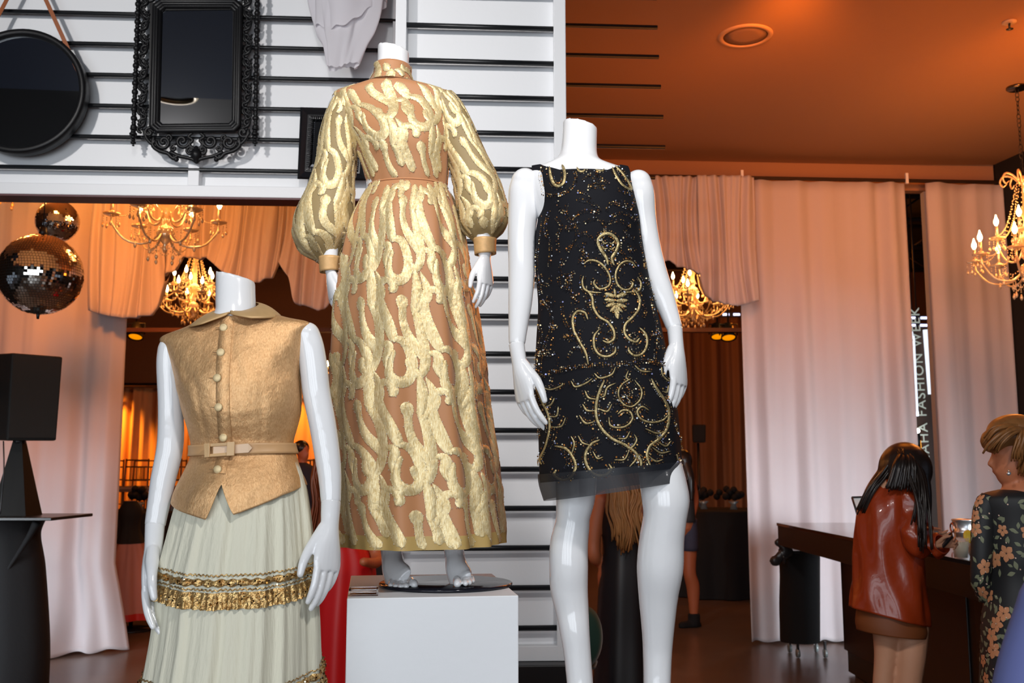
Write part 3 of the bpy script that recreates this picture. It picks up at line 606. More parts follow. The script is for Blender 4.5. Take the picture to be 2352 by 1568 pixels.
slL = Loft.limb([(800, 222, 62, .8), (790, 262, 78, .85), (778, 320, 88, .85), (771, 380, 92, .88), (758, 445, 110, .9), (746, 500, 132, .95), (742, 535, 134, .95), (746, 565, 112, .95), (754, 588, 62, .95), (757, 598, 46, .95)], YM-.005, pl_sl)
slR = Loft.limb([(1012, 222, 60, .8), (1032, 262, 76, .85), (1055, 318, 84, .85), (1079, 378, 92, .88), (1098, 440, 110, .9), (1109, 490, 114, .95), (1111, 512, 112, .95), (1112, 532, 92, .95), (1113, 548, 58, .95), (1114, 556, 48, .95)], YM-.005, pl_sl)
for sl, cuff in ((slL, [(757, 590, 47, .95), (757, 608, 45, .95), (758, 624, 44, .95)]), (slR, [(1114, 548, 50, .95), (1114, 566, 48, .95), (1115, 584, 47, .95)])):
    mb = MB(); sl.grid(mb, 84, 60); o = mb.out('sleeve', M_TULLE, gown, label='sheer full sleeve gathered into the cuff')
    cf = Loft.limb(cuff, YM-.03); mb = MB(); cf.grid(mb, 40, 8, off=.002); solid(mb.out('cuff', mat('gold_cuff', lin(216, 172, 116), .5, .2, noise=.2, nscale=90), gown), .002)
embroider([(sk, 160., 430, 1247, 10, 6, .96, None), (bod, 112., 193, 429, 7, -60, .8, None), (slL, 54., 224, 592, 4, 10, .8, None), (slR, 54., 224, 550, 4, 60, .8, None), (col_, 44., 151, 192, 3, -90, .7, None)], 'brocade_scrolls', gown, M_BROC, M_BEADS)
# --- black sequin shift dress
M_BLKDRESS = mat('black_crepe', (.007, .007, .010, 1), .8, spec=.2)
M_SHEER = mat('black_chiffon', (.012, .013, .018, 1), .5, alpha=.76)
M_GOLDCORD = lame('gold_cord', lin(140, 118, 74), lin(222, 202, 150), .4, .7, 500, 60, .4)
M_SEQ = island_mat('sequins', [(0, lin(205, 160, 95)), (.25, lin(232, 214, 172)), (.42, lin(130, 86, 50)), (.6, lin(215, 220, 228)), (.70, lin(70, 52, 42)), (.88, lin(150, 155, 205)), (.92, lin(215, 140, 65))], .42, .55)
bdress = thing('sequin_dress', (P(1400, 1110, YR).x, YR, P(1400, 1110, YR).z), 'sleeveless black shift dress with gold scrolls and sequins', 'dress')
def pl_bd(th, t): return .006*np.cos(6*th+1)*np.clip((t-5)/5, 0, 1)+.006*np.cos(13*th)*np.clip((t-8)/5, 0, 1)
bl = Loft([(1214, 384, 1448, 385, .045), (1220, 400, 1450, 401, .07), (1227, 430, 1454, 430, .096), (1233, 465, 1461, 465, .113), (1236, 500, 1468, 500, .121), (1229, 545, 1474, 550, .122), (1230, 625, 1488, 625, .116), (1236, 698, 1505, 698, .12), (1232, 770, 1522, 765, .135), (1229, 833, 1535, 830, .15), (1229, 894, 1546, 885, .155), (1235, 971, 1557, 955, .155), (1238, 1063, 1564, 1040, .155), (1240, 1108, 1567, 1072, .155), (1252, 1149, 1575, 1101, .157)], YR, pl_bd)
def bl_top(th):
    d = np.abs(np.degrees(th)); d = np.where(d > 90, 180-d, d)
    neck = 1.25*np.clip((50-d)/22, 0, 1)**.6; arm = 5.0*np.clip((d-70)/20, 0, 1)**1.4
    return np.maximum(neck, arm)
mb = MB(); bl.grid(mb, 260, 110, top=bl_top, bot=13.); solid(mb.out('shell', M_BLKDRESS, bdress), .003)
mb = MB(); bl.grid(mb, 200, 12, top=12.5, bot=14., off=.004); mb.out('chiffon_hem', M_SHEER, bdress, label='sheer chiffon edge hanging below the lining')
Z1 = lambda L: [(1140+x/3.565, 260+y/3.565) for x, y in L]; Z2 = lambda L: [(1140+x/3.267, 680+y/3.267) for x, y in L]
def mir(L, c): return [(2*c-x, y) for x, y in L]
GOLD1 = [([(430, 480), (440, 580), (465, 650), (500, 672), (535, 650), (548, 580), (540, 510), (530, 470)], 22), ([(930, 490), (955, 570), (1000, 645), (1060, 672), (1085, 650), (1050, 590), (1000, 520), (955, 470)], 22),
    ([(645, 505), (660, 545), (690, 552), (712, 530)], 20), ([(785, 528), (820, 538), (850, 540), (862, 515)], 16),
    ([(880, 1315), (868, 1260), (820, 1190), (800, 1130), (830, 1085), (880, 1070), (930, 1090), (962, 1140), (945, 1200), (912, 1260), (928, 1315)], 24),
    ([(828, 1118), (850, 1148), (878, 1140)], 16), ([(934, 1118), (914, 1148), (888, 1140)], 16), ([(828, 1168), (852, 1192), (876, 1184)], 16), ([(934, 1168), (912, 1192), (888, 1184)], 16),
    ([(690, 1310), (730, 1280), (800, 1290), (860, 1340), (895, 1410), (890, 1470), (850, 1500), (800, 1500), (770, 1460), (780, 1430)], 17),
    ([(1110, 1310), (1070, 1275), (1010, 1280), (960, 1330), (940, 1400), (960, 1470), (1010, 1505), (1060, 1490), (1080, 1450), (1060, 1430)], 17),
    ([(690, 1400), (680, 1450), (700, 1510), (760, 1530), (830, 1535)], 15), ([(1120, 1390), (1150, 1440), (1130, 1500), (1060, 1520), (980, 1530)], 15)]
GOLD2 = [([(860, 62), (820, 50), (780, 40)], 30), ([(862, 62), (900, 50), (940, 40)], 30), ([(860, 92), (820, 88), (778, 84)], 30), ([(862, 92), (905, 88), (950, 84)], 30), ([(860, 112), (825, 122), (788, 136)], 28), ([(862, 112), (900, 122), (940, 136)], 28),
    ([(860, 122), (840, 150), (818, 175)], 26), ([(864, 122), (886, 150), (908, 175)], 26), ([(862, 130), (866, 175), (872, 226)], 36), ([(850, 0), (856, 30), (860, 70)], 20),
    ([(640, 0), (690, 60), (700, 140), (740, 210), (800, 250), (840, 310), (842, 370), (800, 400), (760, 385)], 18), ([(1000, 0), (1040, 60), (1030, 140), (980, 210), (930, 260), (920, 320), (950, 370), (1000, 390), (1030, 360)], 18),
    ([(740, 300), (700, 360), (705, 440), (740, 490), (800, 500), (845, 470), (850, 430)], 17), ([(1030, 280), (1080, 330), (1085, 400), (1050, 470), (990, 490), (950, 460), (945, 430)], 17),
    ([(660, 230), (640, 180), (590, 165), (555, 210), (560, 300), (600, 390), (640, 470), (660, 560)], 17),
    ([(770, 670), (740, 740), (715, 830), (715, 930), (750, 1010), (820, 1080), (920, 1130), (990, 1180), (1030, 1240), (1030, 1290)], 20),
    ([(715, 805), (660, 792), (635, 740)], 15), ([(710, 885), (650, 882), (620, 836)], 15), ([(705, 962), (640, 972), (598, 915)], 15), ([(730, 872), (790, 890), (822, 838)], 15), ([(745, 790), (772, 778), (790, 722), (850, 690)], 14),
    ([(960, 655), (890, 705), (868, 770), (900, 835), (965, 855), (1025, 805), (1036, 735), (985, 665)], 13), ([(862, 910), (900, 882), (950, 890), (970, 940), (930, 990), (870, 1005), (812, 990), (800, 930)], 15),
    ([(1110, 650), (1150, 720), (1210, 800), (1245, 880), (1230, 1000), (1170, 1080), (1100, 1130), (1075, 1200), (1100, 1280)], 20),
    ([(1240, 905), (1190, 950), (1100, 965), (1030, 940), (1005, 890), (1040, 855), (1090, 880)], 15), ([(1225, 1020), (1150, 1042), (1060, 1010)], 14), ([(1150, 1100), (1220, 1132), (1256, 1095)], 14), ([(1110, 1142), (1180, 1182), (1252, 1168)], 14), ([(1080, 1200), (1140, 1242), (1195, 1228)], 14),
    ([(1205, 775), (1250, 792), (1282, 755)], 13), ([(1190, 735), (1230, 742), (1244, 690)], 13), ([(430, 1130), (500, 1150), (550, 1210), (572, 1280), (540, 1350), (480, 1375), (428, 1340), (440, 1300)], 19), ([(540, 1200), (562, 1120), (540, 1062)], 14),
    ([(740, 1090), (680, 1120), (640, 1190), (650, 1270), (700, 1332), (770, 1340), (818, 1300), (800, 1260)], 19), ([(690, 1170), (720, 1222), (762, 1212)], 13), ([(838, 1232), (910, 1228), (945, 1165)], 14), ([(945, 1282), (990, 1235), (1004, 1190)], 14),
    ([(300, 690), (340, 800), (385, 900), (395, 1000), (370, 1120), (330, 1220), (342, 1262)], 14), ([(350, 842), (402, 832), (426, 785)], 12), ([(388, 912), (440, 915), (452, 848)], 12), ([(396, 992), (470, 990), (502, 928)], 12), ([(540, 670), (570, 712), (640, 690), (690, 655)], 13),
    ([(700, 620), (740, 655), (820, 630), (850, 575)], 14), ([(985, 560), (1040, 600), (1110, 600)], 15), ([(940, 600), (925, 650), (955, 670)], 13), ([(350, 700), (400, 722), (470, 700), (480, 680)], 11), ([(1190, 560), (1200, 620), (1250, 655), (1282, 630)], 12), ([(590, 1060), (620, 1110), (680, 1130)], 13), ([(980, 1050), (1000, 1090), (970, 1140), (930, 1150)], 13), ([(860, 1080), (920, 1080), (950, 1030)], 13), ([(1305, 1190), (1330, 1240), (1385, 1255)], 13)]
SEQ1 = [[(300, 500), (330, 640), (420, 730), (520, 745), (610, 690), (635, 600), (600, 500)], [(380, 470), (360, 560), (380, 660)], [(720, 500), (740, 580), (690, 640)], [(800, 560), (830, 620), (890, 660)], [(650, 738), (700, 752), (735, 800)], [(640, 800), (720, 820), (790, 860), (812, 895)], [(565, 830), (555, 900), (590, 970), (660, 975)],
    [(800, 925), (720, 895), (645, 915), (600, 950)], [(700, 990), (770, 955), (838, 985), (852, 1045), (805, 1075)], [(880, 990), (960, 962), (1050, 985), (1010, 1040)], [(900, 940), (960, 905), (1040, 900), (1100, 930)], [(870, 890), (900, 830), (960, 830), (1040, 850)], [(940, 810), (1000, 800), (1030, 820)], [(730, 690), (790, 700), (850, 690)], [(720, 720), (790, 650), (860, 720)], [(760, 640), (800, 590), (840, 640)],
    [(350, 720), (365, 900), (345, 1100), (335, 1300), (370, 1500)], [(430, 860), (400, 1000), (440, 1150), (430, 1300)], [(490, 800), (520, 880), (560, 900)], [(480, 930), (520, 1000), (490, 1080), (500, 1200)], [(620, 1000), (640, 1080), (600, 1150), (570, 1200)], [(660, 1080), (710, 1070), (750, 1110)], [(1000, 1110), (1030, 1070), (1090, 1080)], [(700, 1130), (680, 1200), (720, 1240)], [(760, 1220), (810, 1230)], [(640, 1160), (690, 1230), (720, 1270)], [(1045, 1130), (1060, 1190), (1100, 1160)], [(980, 1200), (1030, 1240), (1080, 1260)], [(1150, 1100), (1180, 1200), (1190, 1300)], [(1110, 880), (1150, 980), (1160, 1060)], [(1120, 700), (1100, 780), (1060, 850)], [(960, 700), (1010, 720), (1080, 720)],
    [(530, 1260), (510, 1350), (560, 1390), (620, 1370)], [(500, 1400), (520, 1470), (600, 1500)], [(560, 1180), (610, 1150)], [(570, 1250), (540, 1300)], [(780, 1360), (820, 1390)], [(1010, 1370), (980, 1400)], [(1140, 1360), (1170, 1400), (1240, 1380)], [(360, 1350), (380, 1420), (430, 1440), (440, 1380)], [(1200, 1420), (1250, 1480), (1290, 1540)], [(560, 1450), (580, 1520), (640, 1540)]]
SEQ2 = [[(288, 652), (420, 602), (560, 578), (700, 560), (900, 545), (1060, 522), (1180, 528), (1285, 540)], [(288, 640), (420, 590), (560, 566), (700, 572), (900, 557), (1060, 534), (1180, 540), (1285, 528)], [(340, 60), (400, 140), (410, 260), (370, 380), (340, 480), (330, 600)], [(320, 200), (340, 320), (310, 450), (300, 560)], [(400, 470), (430, 460), (450, 500), (440, 555)], [(380, 330), (420, 360), (410, 400)], [(480, 90), (490, 200), (520, 280)], [(500, 330), (540, 380), (560, 330)], [(520, 500), (560, 440), (600, 440)], [(520, 500), (540, 540)], [(560, 60), (590, 90), (550, 110)],
    [(630, 290), (600, 330), (580, 350)], [(640, 60), (660, 110), (650, 150)], [(740, 180), (790, 190)], [(950, 180), (1010, 160)], [(1050, 60), (1080, 150), (1060, 200)], [(1130, 40), (1150, 160), (1170, 280), (1150, 380), (1140, 500)], [(1180, 300), (1200, 330), (1170, 370)], [(1160, 420), (1210, 410), (1240, 460), (1220, 495)], [(760, 260), (740, 310), (790, 330), (820, 320)], [(960, 330), (1000, 330), (1030, 290)], [(770, 430), (740, 460), (810, 450)], [(1000, 440), (1030, 430)], [(900, 690), (940, 740), (990, 720)], [(900, 770), (950, 800), (1010, 780)], [(930, 700), (960, 760), (940, 820)],
    [(410, 640), (400, 690), (440, 720)], [(300, 720), (340, 900), (320, 1060)], [(440, 1000), (430, 1080), (400, 1140)], [(480, 1180), (520, 1240), (500, 1290)], [(700, 1010), (710, 1060), (690, 1080)], [(1150, 890), (1160, 930)], [(1290, 930), (1310, 1000), (1360, 1060), (1380, 1140)], [(1310, 870), (1330, 850)], [(540, 1380), (580, 1395), (600, 1385)], [(670, 1390), (720, 1370)]]
fb = lambda x, y, off: (lambda a: bl.at(a[0], a[1], np.broadcast_to(off, np.shape(x))))(bl.px(x, y))
mbg, mbs = MB(), MB(); paths = []
def disc(mb, c, r, nrm):
    n = Vector(nrm)+Vector(tuple(rng.normal(0, .22, 3))); n.normalize(); a = n.orthogonal().normalized(); b = n.cross(a)
    mb.v.append(np.array([tuple(Vector(tuple(c))+(a*math.cos(k*math.pi/3)+b*math.sin(k*math.pi/3))*r) for k in range(6)])); o = mb.n; mb.f.append(tuple(range(o, o+6))); mb.n += 6
def sequin_row(pts, offs, step, r, jit=.4):
    d = np.r_[0, np.cumsum(np.linalg.norm(np.diff(np.array(pts), axis=0), axis=1))]; n = max(3, int(d[-1]/step)); q = cat_rom(pts, n)
    g = np.gradient(q, axis=0); g /= np.linalg.norm(g, axis=1)[:, None]+1e-9; nn = np.column_stack([-g[:, 1], g[:, 0]])
    for o in offs:
        p = q+nn*o+rng.normal(0, jit, q.shape); th, tt = bl.px(p[:, 0], p[:, 1]); ok = (tt < 13.1) & (tt > bl_top(th)+.12) & ((np.abs(th) < 1.16) | (tt > 5.3))
        c = bl.at(th, tt, np.full(len(th), .0032)); e = bl.at(th, tt, np.full(len(th), .02))-c
        for i in range(len(c)):
            if ok[i]: disc(mbs, c[i], r*(.8+.5*rng.random()), e[i])
for conv, lst, k in ((Z1, GOLD1, 3.565), (Z2, GOLD2, 3.267)):
    for pts, w in lst:
        q = conv(pts); wp = w/k; ww = [wp*(.55 if i in (0, len(q)-1) else 1) for i in range(len(q))]
        ribbon(mbg, fb, q, ww, 3.0, h=.002, base=.0018)
        sequin_row(q, (-wp/2-3.2, wp/2+3.2), 3.9, .0020)
for conv, lst in ((Z1, SEQ1), (Z2, SEQ2)):
    for pts in lst: sequin_row(conv(pts), (-2.4, 2.4) if len(pts) > 2 else (0,), 4.1, .0020)
for (cu, cv, rad, n) in ((1305, 545, 9, 26), (1303, 660, 10, 26), (1315, 700, 9, 24), (1296, 787, 10, 24), (1413, 925, 22, 60), (1330, 620, 10, 18), (1255, 700, 14, 40), (1250, 820, 12, 40), (1268, 760, 10, 30), (1488, 780, 8, 22)):
    p = np.array([cu, cv])+rng.normal(0, rad*.5, (n, 2)); th, tt = bl.px(p[:, 0], p[:, 1]); c = bl.at(th, tt, np.full(n, .0034)); e = bl.at(th, tt, np.full(n, .02))-c
    for i in range(n): disc(mbs, c[i], .0021, e[i])
mbg.out('gold_scrolls', M_GOLDCORD, bdress, kind='stuff', label='dull gold corded scrollwork')
mbs.out('sequin_work', M_SEQ, bdress, smooth=False, kind='stuff', label='rows of gold and silver sequins')
# --- gold lame blouse
M_LAME = lame('gold_lame', lin(222, 166, 112), lin(250, 204, 148), .36, .6, 300, 13, .6, (1, 1, .5))
M_MATTEGOLD = mat('gold_matte', lin(205, 168, 118), .5, .25, noise=.08, nscale=60)
blouse = thing('blouse', (P(550, 1140, YL).x, YL, P(550, 1140, YL).z), 'sleeveless gold lame blouse with rounded collar and covered buttons', 'blouse')
def pl_bs(th, t):
    dart = .018*np.exp(-((th+.55)/.07)**2)+.018*np.exp(-((th-.55)/.07)**2)
    return -dart*np.exp(-((t-6.5)/1.8)**2)+.008*np.cos(8*th+2*t)*np.clip(t-1, 0, 1)*.8+.006*np.cos(15*th-3*t+1)*np.exp(-((t-5)/2.)**2)+.02*np.cos(6*th+.6)*np.clip((t-8.8)/3, 0, 1)
bs = Loft([(470, 734, 620, 718, .045), (418, 756, 670, 731, .052), (370, 777, 718, 743, .062), (381, 805, 708, 775, .08), (402, 860, 690, 838, .108), (413, 905, 690, 890, .12), (424, 950, 690, 940, .118), (434, 990, 681, 985, .103), (441, 1022, 673, 1016, .09), (440, 1048, 678, 1041, .092), (425, 1085, 690, 1078, .118), (407, 1130, 700, 1104, .138), (400, 1165, 707, 1142, .148), (396, 1195, 710, 1176, .152)], YL, pl_bs)
def bs_top(th):
    d = np.abs(np.degrees(th)); d = np.where(d > 90, 180-d, d); return np.maximum(.4*np.clip((30-d)/30, 0, 1), 2+3.6*np.clip((d-80)/10, 0, 1)**1.5)*np.clip((d-74)/6, 0, 1)+.3*np.clip((30-d)/30, 0, 1)
def bs_bot(th):
    d = np.degrees(th); return np.interp(d, [-180, -90, -55, -14, -3.5, 8, 50, 90, 180], [11.5, 11.15, 12.0, 12.95, 10.75, 12.75, 11.7, 11.2, 11.5])
mb = MB(); bs.grid(mb, 300, 110, top=bs_top, bot=bs_bot); solid(mb.out('body', M_LAME, blouse), .0025)
# button placket
pk = [(550, 742), (555, 823), (559, 919), (558, 998), (553, 1060), (552, 1086)]
fs_ = lambda x, y, off: (lambda a: bs.at(a[0], a[1], np.broadcast_to(off, np.shape(x))))(bs.px(x, y))
mb = MB(); q = [(x-15, y) for x, y in pk]; ribbon(mb, fs_, q, 30, 6, h=.0006, base=.0022, cross=(-1, -.97, 0, .97, 1), dome=(-2.4, 1, 1, 1, -2.4), cap=False); mb.out('placket', M_LAME, blouse)
for u, v in ((531, 761), (534, 820), (532, 878), (536, 942), (540, 1008), (534, 1078)):
    th, tt = bs.px(np.array([u]), np.array([v])); c, e = bs.at(th, tt, np.array([.003]))[0], bs.at(th, tt, np.array([.03]))[0]; z = Vector(e-c).normalized()
    mb = MB(); R = z.to_track_quat('Z', 'Y').to_matrix(); lathe(mb, [(.004, 0), (.0095, 0), (.0102, .002), (.0095, .0042), (.0075, .0052), (.002, .0056)], c, 20, R); b = mb.out('button', mat('covered_button', lin(226, 200, 152), .45, .3, noise=.15, nscale=300), blouse)
    mb = MB(); mb.box(Vector(c)-Vector((.0125, 0, 0))+z*.0012, (.007, .0012, .0008)); mb.out('buttonhole', mat('buttonhole', lin(140, 105, 65), .7), b, smooth=False)
# collar: two rounded leaves lying round the neck
for sgn, nm in ((-1, 'collar_leaf'), (1, 'collar_leaf')):
    ph = np.linspace(math.radians(1.5), math.pi, 60); rows = []; c = P(543, 737, YL+.012)
    ext = np.clip(np.degrees(ph)/30, 0, 1)**.6
    for k in np.linspace(0, 1, 9):
        e = k*ext; x = sgn*np.sin(ph)*(.0525+.052*e)+sgn*.006*e; y = -np.cos(ph)*(.0555+.036*e)-.016*e*np.sin(ph); z = .010+.045*(1-np.cos(ph))/2-e*(.016+.020*np.sin(ph))+.006*np.sin(k*math.pi)
        rows.append(np.column_stack([c.x+x, c.y+y, c.z+z+.10*x]))
    mb = MB(); mb.grid(np.array(rows)); solid(mb.out(nm, M_MATTEGOLD, blouse), .003)
# belt
belt = thing('belt', (P(557, 1035, YL).x, YL-.09, P(557, 1035, YL).z), 'narrow tan leather belt with a covered rectangular buckle round the gold blouse', 'belt')
M_BELT = mat('tan_leather', lin(205, 160, 112), .45, noise=.05, nscale=30)
mb = MB(); bs.grid(mb, 160, 6, top=8.05, bot=8.98, off=.0065); solid(mb.out('strap', M_BELT, belt), .003)
def on(u, v, off): a = bs.px(np.array([u], float), np.array([v], float)); return Vector(bs.at(a[0], a[1], np.array([off]))[0])
def plate(mb, quad, off, th):
    f = [on(u, v, off) for u, v in quad]; nrm = (f[1]-f[0]).cross(f[2]-f[0]).normalized(); nrm = nrm if nrm.y < 0 else -nrm
    n = len(f); mb.add(f+[p+nrm*th for p in f], [tuple(range(n))[::-1], tuple(range(n, 2*n))]+[(i, (i+1) % n, n+(i+1) % n, n+i) for i in range(n)])
bk = mat('covered_buckle', lin(214, 176, 128), .4)
t_ = thing
mb = MB()
for qd in ([(501, 1021), (566, 1017), (566, 1024), (501, 1028)], [(503, 1046), (566, 1041), (566, 1048), (503, 1052)], [(501, 1021), (514, 1020), (514, 1051), (503, 1052)], [(550, 1018), (566, 1017), (566, 1048), (550, 1049)]): plate(mb, qd, .012, .005)
mb.out('buckle', bk, belt, smooth=False, bevel=.0012)
mb = MB(); plate(mb, [(519, 1027), (592, 1020), (600, 1030), (593, 1040), (519, 1045)], .0105, .003); mb.out('belt_tip', mat('belt_tip', lin(226, 192, 158), .45), belt, smooth=False, bevel=.001)
# --- cream skirt
M_CREAM = mat('cream_crepe', lin(238, 234, 212), .75, bump=.3, bscale=160, stretch=(1, 1, .05), translucent=.12)
M_TRIM = lame('gold_trim', lin(150, 104, 50), lin(240, 205, 140), .3, .75, 90, 60, .6, (1, 1, 1))
cskirt = thing('skirt', (P(550, 1700, YL).x, YL, P(550, 1700, YL).z), 'long cream gathered skirt with gold sequin trim bands', 'skirt')
def pl_cs(th, t):
    w = np.clip(t/2, 0, 1)
    return w*(.016*np.cos(13*th+.5+.25*np.sin(t))+.012*np.cos(21*th+1.9)+.010*np.cos(31*th+.7)+.006*np.cos(47*th)+.012*np.cos(7*th+2))+.004*np.cos(60*th)*(1-w)
cs = Loft([(437, 1056, 680, 1050, .085, 0, 0), (416, 1125, 700, 1110, .118, 0, .005), (402, 1180, 710, 1175, .138, 0, .01), (388, 1235, 717, 1235, .156, 0, .016), (375, 1283, 722, 1284, .168, 0, .02), (369, 1348, 727, 1348, .185, 0, .022), (363, 1427, 731, 1427, .2, 0, .022), (351, 1507, 733, 1507, .215, 0, .022), (340, 1568, 736, 1568, .226, 0, .022), (328, 1640, 742, 1640, .236, 0, .022), (312, 1760, 752, 1760, .25, 0, .02)], YL, pl_cs)
mb = MB(); cs.grid(mb, 420, 120); solid(mb.out('cloth', M_CREAM, cskirt), .002)
ts = np.linspace(0, cs.n, 400); Rw = cs.row(ts); vcs = (Rw[:, 10]+Rw[:, 12])/2; tv = lambda v: np.interp(v, vcs, ts)
M_SEQG = island_mat('trim_sequins', [(0, lin(240, 215, 160)), (.4, lin(190, 140, 70)), (.7, lin(255, 245, 215)), (.85, lin(110, 70, 30))], .14)
def trim(v0, label):
    for dv in (0, 29):
        mb = MB(); n = 900; xs = np.linspace(-math.pi, math.pi, n); rows = []
        for c, dm in ((-1, 0), (0, 1), (1, 0)):
            rows.append(cs.at(xs, tv(v0+dv+1.5*np.sin(xs*110)+c*1.6), np.full(n, .003+.0012*dm)))
        mb.grid(np.array(rows)); mb.out('rickrack', M_TRIM, cskirt)
    mb = MB(); n = 360; xs = np.linspace(-math.pi, math.pi, n)
    mb.grid(np.array([cs.at(xs, tv(v0+dv+1.6*np.sin(xs*44)*k), np.full(n, .003+h)) for dv, h, k in ((8, 0, -1), (10, .0035, -.6), (15, .0045, 0), (20, .0035, .6), (22, 0, 1))])); mb.out('sequin_band', M_TRIM, cskirt)
    mb = MB()
    mb.grid(np.array([cs.at(xs, tv(v0+dv), np.full(n, .004)+h*(1+np.cos(xs*70+np.sin(xs*9)*2))) for dv, h in ((34, .0006), (40, .0012), (50, .0024), (60, .0034), (68+0, .004))])); mb.out('ruffle', M_TRIM, cskirt, label='pleated metallic gold ruffle')
    mb = MB()
    for i in range(700):
        a = rng.uniform(-math.pi, math.pi); v = v0+rng.choice([15, 52])+rng.normal(0, 5.); c = cs.at(np.array([a]), np.array([tv(v)]), np.array([.0095]))[0]; e = cs.at(np.array([a]), np.array([tv(v)]), np.array([.03]))[0]-c; disc(mbx := mb, c, .0022, e)
    mb.out('loose_sequins', M_SEQG, cskirt, smooth=False, kind='stuff')
trim(1285, '')
trim(1524, '')
# ---------------------------------------------------------------- mirrors and cloth on the header
def FM(u, v, off=0.): return PW(u, v, HA-.055-off, HB)
PXH = 5.3/FPX*1.03
def fm_tube(mb, pts, rpx, n=None, off=0., seg=8, rnd=True, flat=1.):
    r = np.array(rpx, float)*PXH*1.4 if np.ndim(rpx) else rpx*PXH*1.4
    tube(mb, [FM(u, v, off) for u, v in pts], r, seg, n, None if flat == 1 else np.broadcast_to(r*flat, (len(pts),)), ref=np.array((0, 1., 0)), rnd=rnd)
def spiral(cx, cy, r, turns, a0, dirn=1, n=26):
    return [(cx+r*(1-.86*k)*math.cos(a0+dirn*k*turns*2*math.pi), cy+r*(1-.86*k)*math.sin(a0+dirn*k*turns*2*math.pi)) for k in np.linspace(0, 1, n)]
t = thing('ornate_mirror', FM(451, 330), 'tall black carved baroque mirror with pierced scrollwork frame', 'mirror')
glass = [(370, 28), (382, 18), (527, 18), (538, 29), (534, 274), (525, 284), (375, 286), (364, 276)]
mb = MB(); g = [FM(u, v, .012) for u, v in glass]; b = [FM(u, v, .004) for u, v in glass]; mb.add(g+b, [tuple(range(8)), tuple(range(15, 7, -1))]+[(i, i+8, (i+1) % 8+8, (i+1) % 8) for i in range(8)]); mb.out('mirror_glass', M_MIRROR, t, smooth=False)
gc = (451, 151)
def oct_at(d): return [(gc[0]+(u-gc[0])*(1+d/86), gc[1]+(v-gc[1])*(1+d/134)) for u, v in glass]
mb = MB()
for d, r, o in ((4, 4.2, .02), (9, 3.6, .03), (14, 5.0, .024)):
    q = oct_at(d)
    for i in range(8): fm_tube(mb, [q[i], q[(i+1) % 8]], r, 3, o, 8)
mb.out('moulding', M_BLACK, t)
mb = MB(); q = oct_at(6.5)
for i in range(8):
    a, b = np.array(q[i]), np.array(q[(i+1) % 8]); n = int(np.linalg.norm(b-a)/5.5)
    for k in range(n): ball(mb, FM(*(a+(b-a)*(k+.5)/n), .032), 2.1*PXH, 6, 4)
mb.out('bead_moulding', M_BLACK, t)
mb = MB()
for qd in ([(344, 6), (558, 2), (554, 300), (342, 303)],):
    a = [FM(u, v, .004) for u, v in qd]; i_ = [FM(u, v, .004) for u, v in ((370, 24), (535, 22), (532, 282), (366, 284))]
    f = [FM(u, v, .016) for u, v in qd]; j_ = [FM(u, v, .016) for u, v in ((370, 24), (535, 22), (532, 282), (366, 284))]
    mb.add(a+i_+f+j_, [(k, (k+1) % 4, 4+(k+1) % 4, 4+k) for k in range(4)]+[(8+k, 12+k, 12+(k+1) % 4, 8+(k+1) % 4) for k in range(4)]+[(k, 8+k, 8+(k+1) % 4, (k+1) % 4) for k in range(4)])
mb.out('frame_board', M_BLACK, t, smooth=False)
for s0, s1, sgn in (((319, -30), (307, 292), -1), ((592, -30), (587, 292), 1)):
    mb = MB()
    for k in range(33):
        f = k/32; ball(mb, FM(s0[0]+(s1[0]-s0[0])*f, s0[1]+(s1[1]-s0[1])*f, .02), (7.6 if k % 2 == 0 else 5.6)*PXH, 10, 6)
    fm_tube(mb, [s0, s1], 3.2, 4, .02)
    for dv, r in ((296, 8.5), (302, 6), (308, 9), (316, 7.5), (322, 5), (328, 6.5), (334, 3)): ball(mb, FM(s1[0]-1*(dv > 300), dv, .02), r*PXH, 10, 6, (1, 1, .6))
    mb.out('bobbin_column', M_BLACK, t)
    mb = MB(); c0 = 334 if sgn < 0 else 570; c1 = 326 if sgn < 0 else 567
    for k in range(11):
        v = 2+k*28; u = c0+(c1-c0)*v/300; d = 1 if k % 2 else -1
        fm_tube(mb, spiral(u-2*d, v, 9.5, 1.15, math.pi/2*d, d), [2.6]*13+[2.0]*13, None, .016)
        fm_tube(mb, spiral(u+4*d, v+14, 8, 1.1, -math.pi/2*d, -d), [2.4]*13+[1.8]*13, None, .016)
        fm_tube(mb, [(u-9*d, v-8), (u-3*d, v+6), (u+8*d, v+12)], [1.5, 3.2, 1.5], 8, .02); ball(mb, FM(u+9*d, v+3, .02), 3*PXH, 6, 4)
        fm_tube(mb, [(u+10*d, v-6), (u+5*d, v+2), (u+10*d, v+12)], [1.5, 2.6, 1.5], 8, .012)
    e = u-11 if sgn < 0 else u+11
    mb.out('pierced_side', M_BLACK, t)
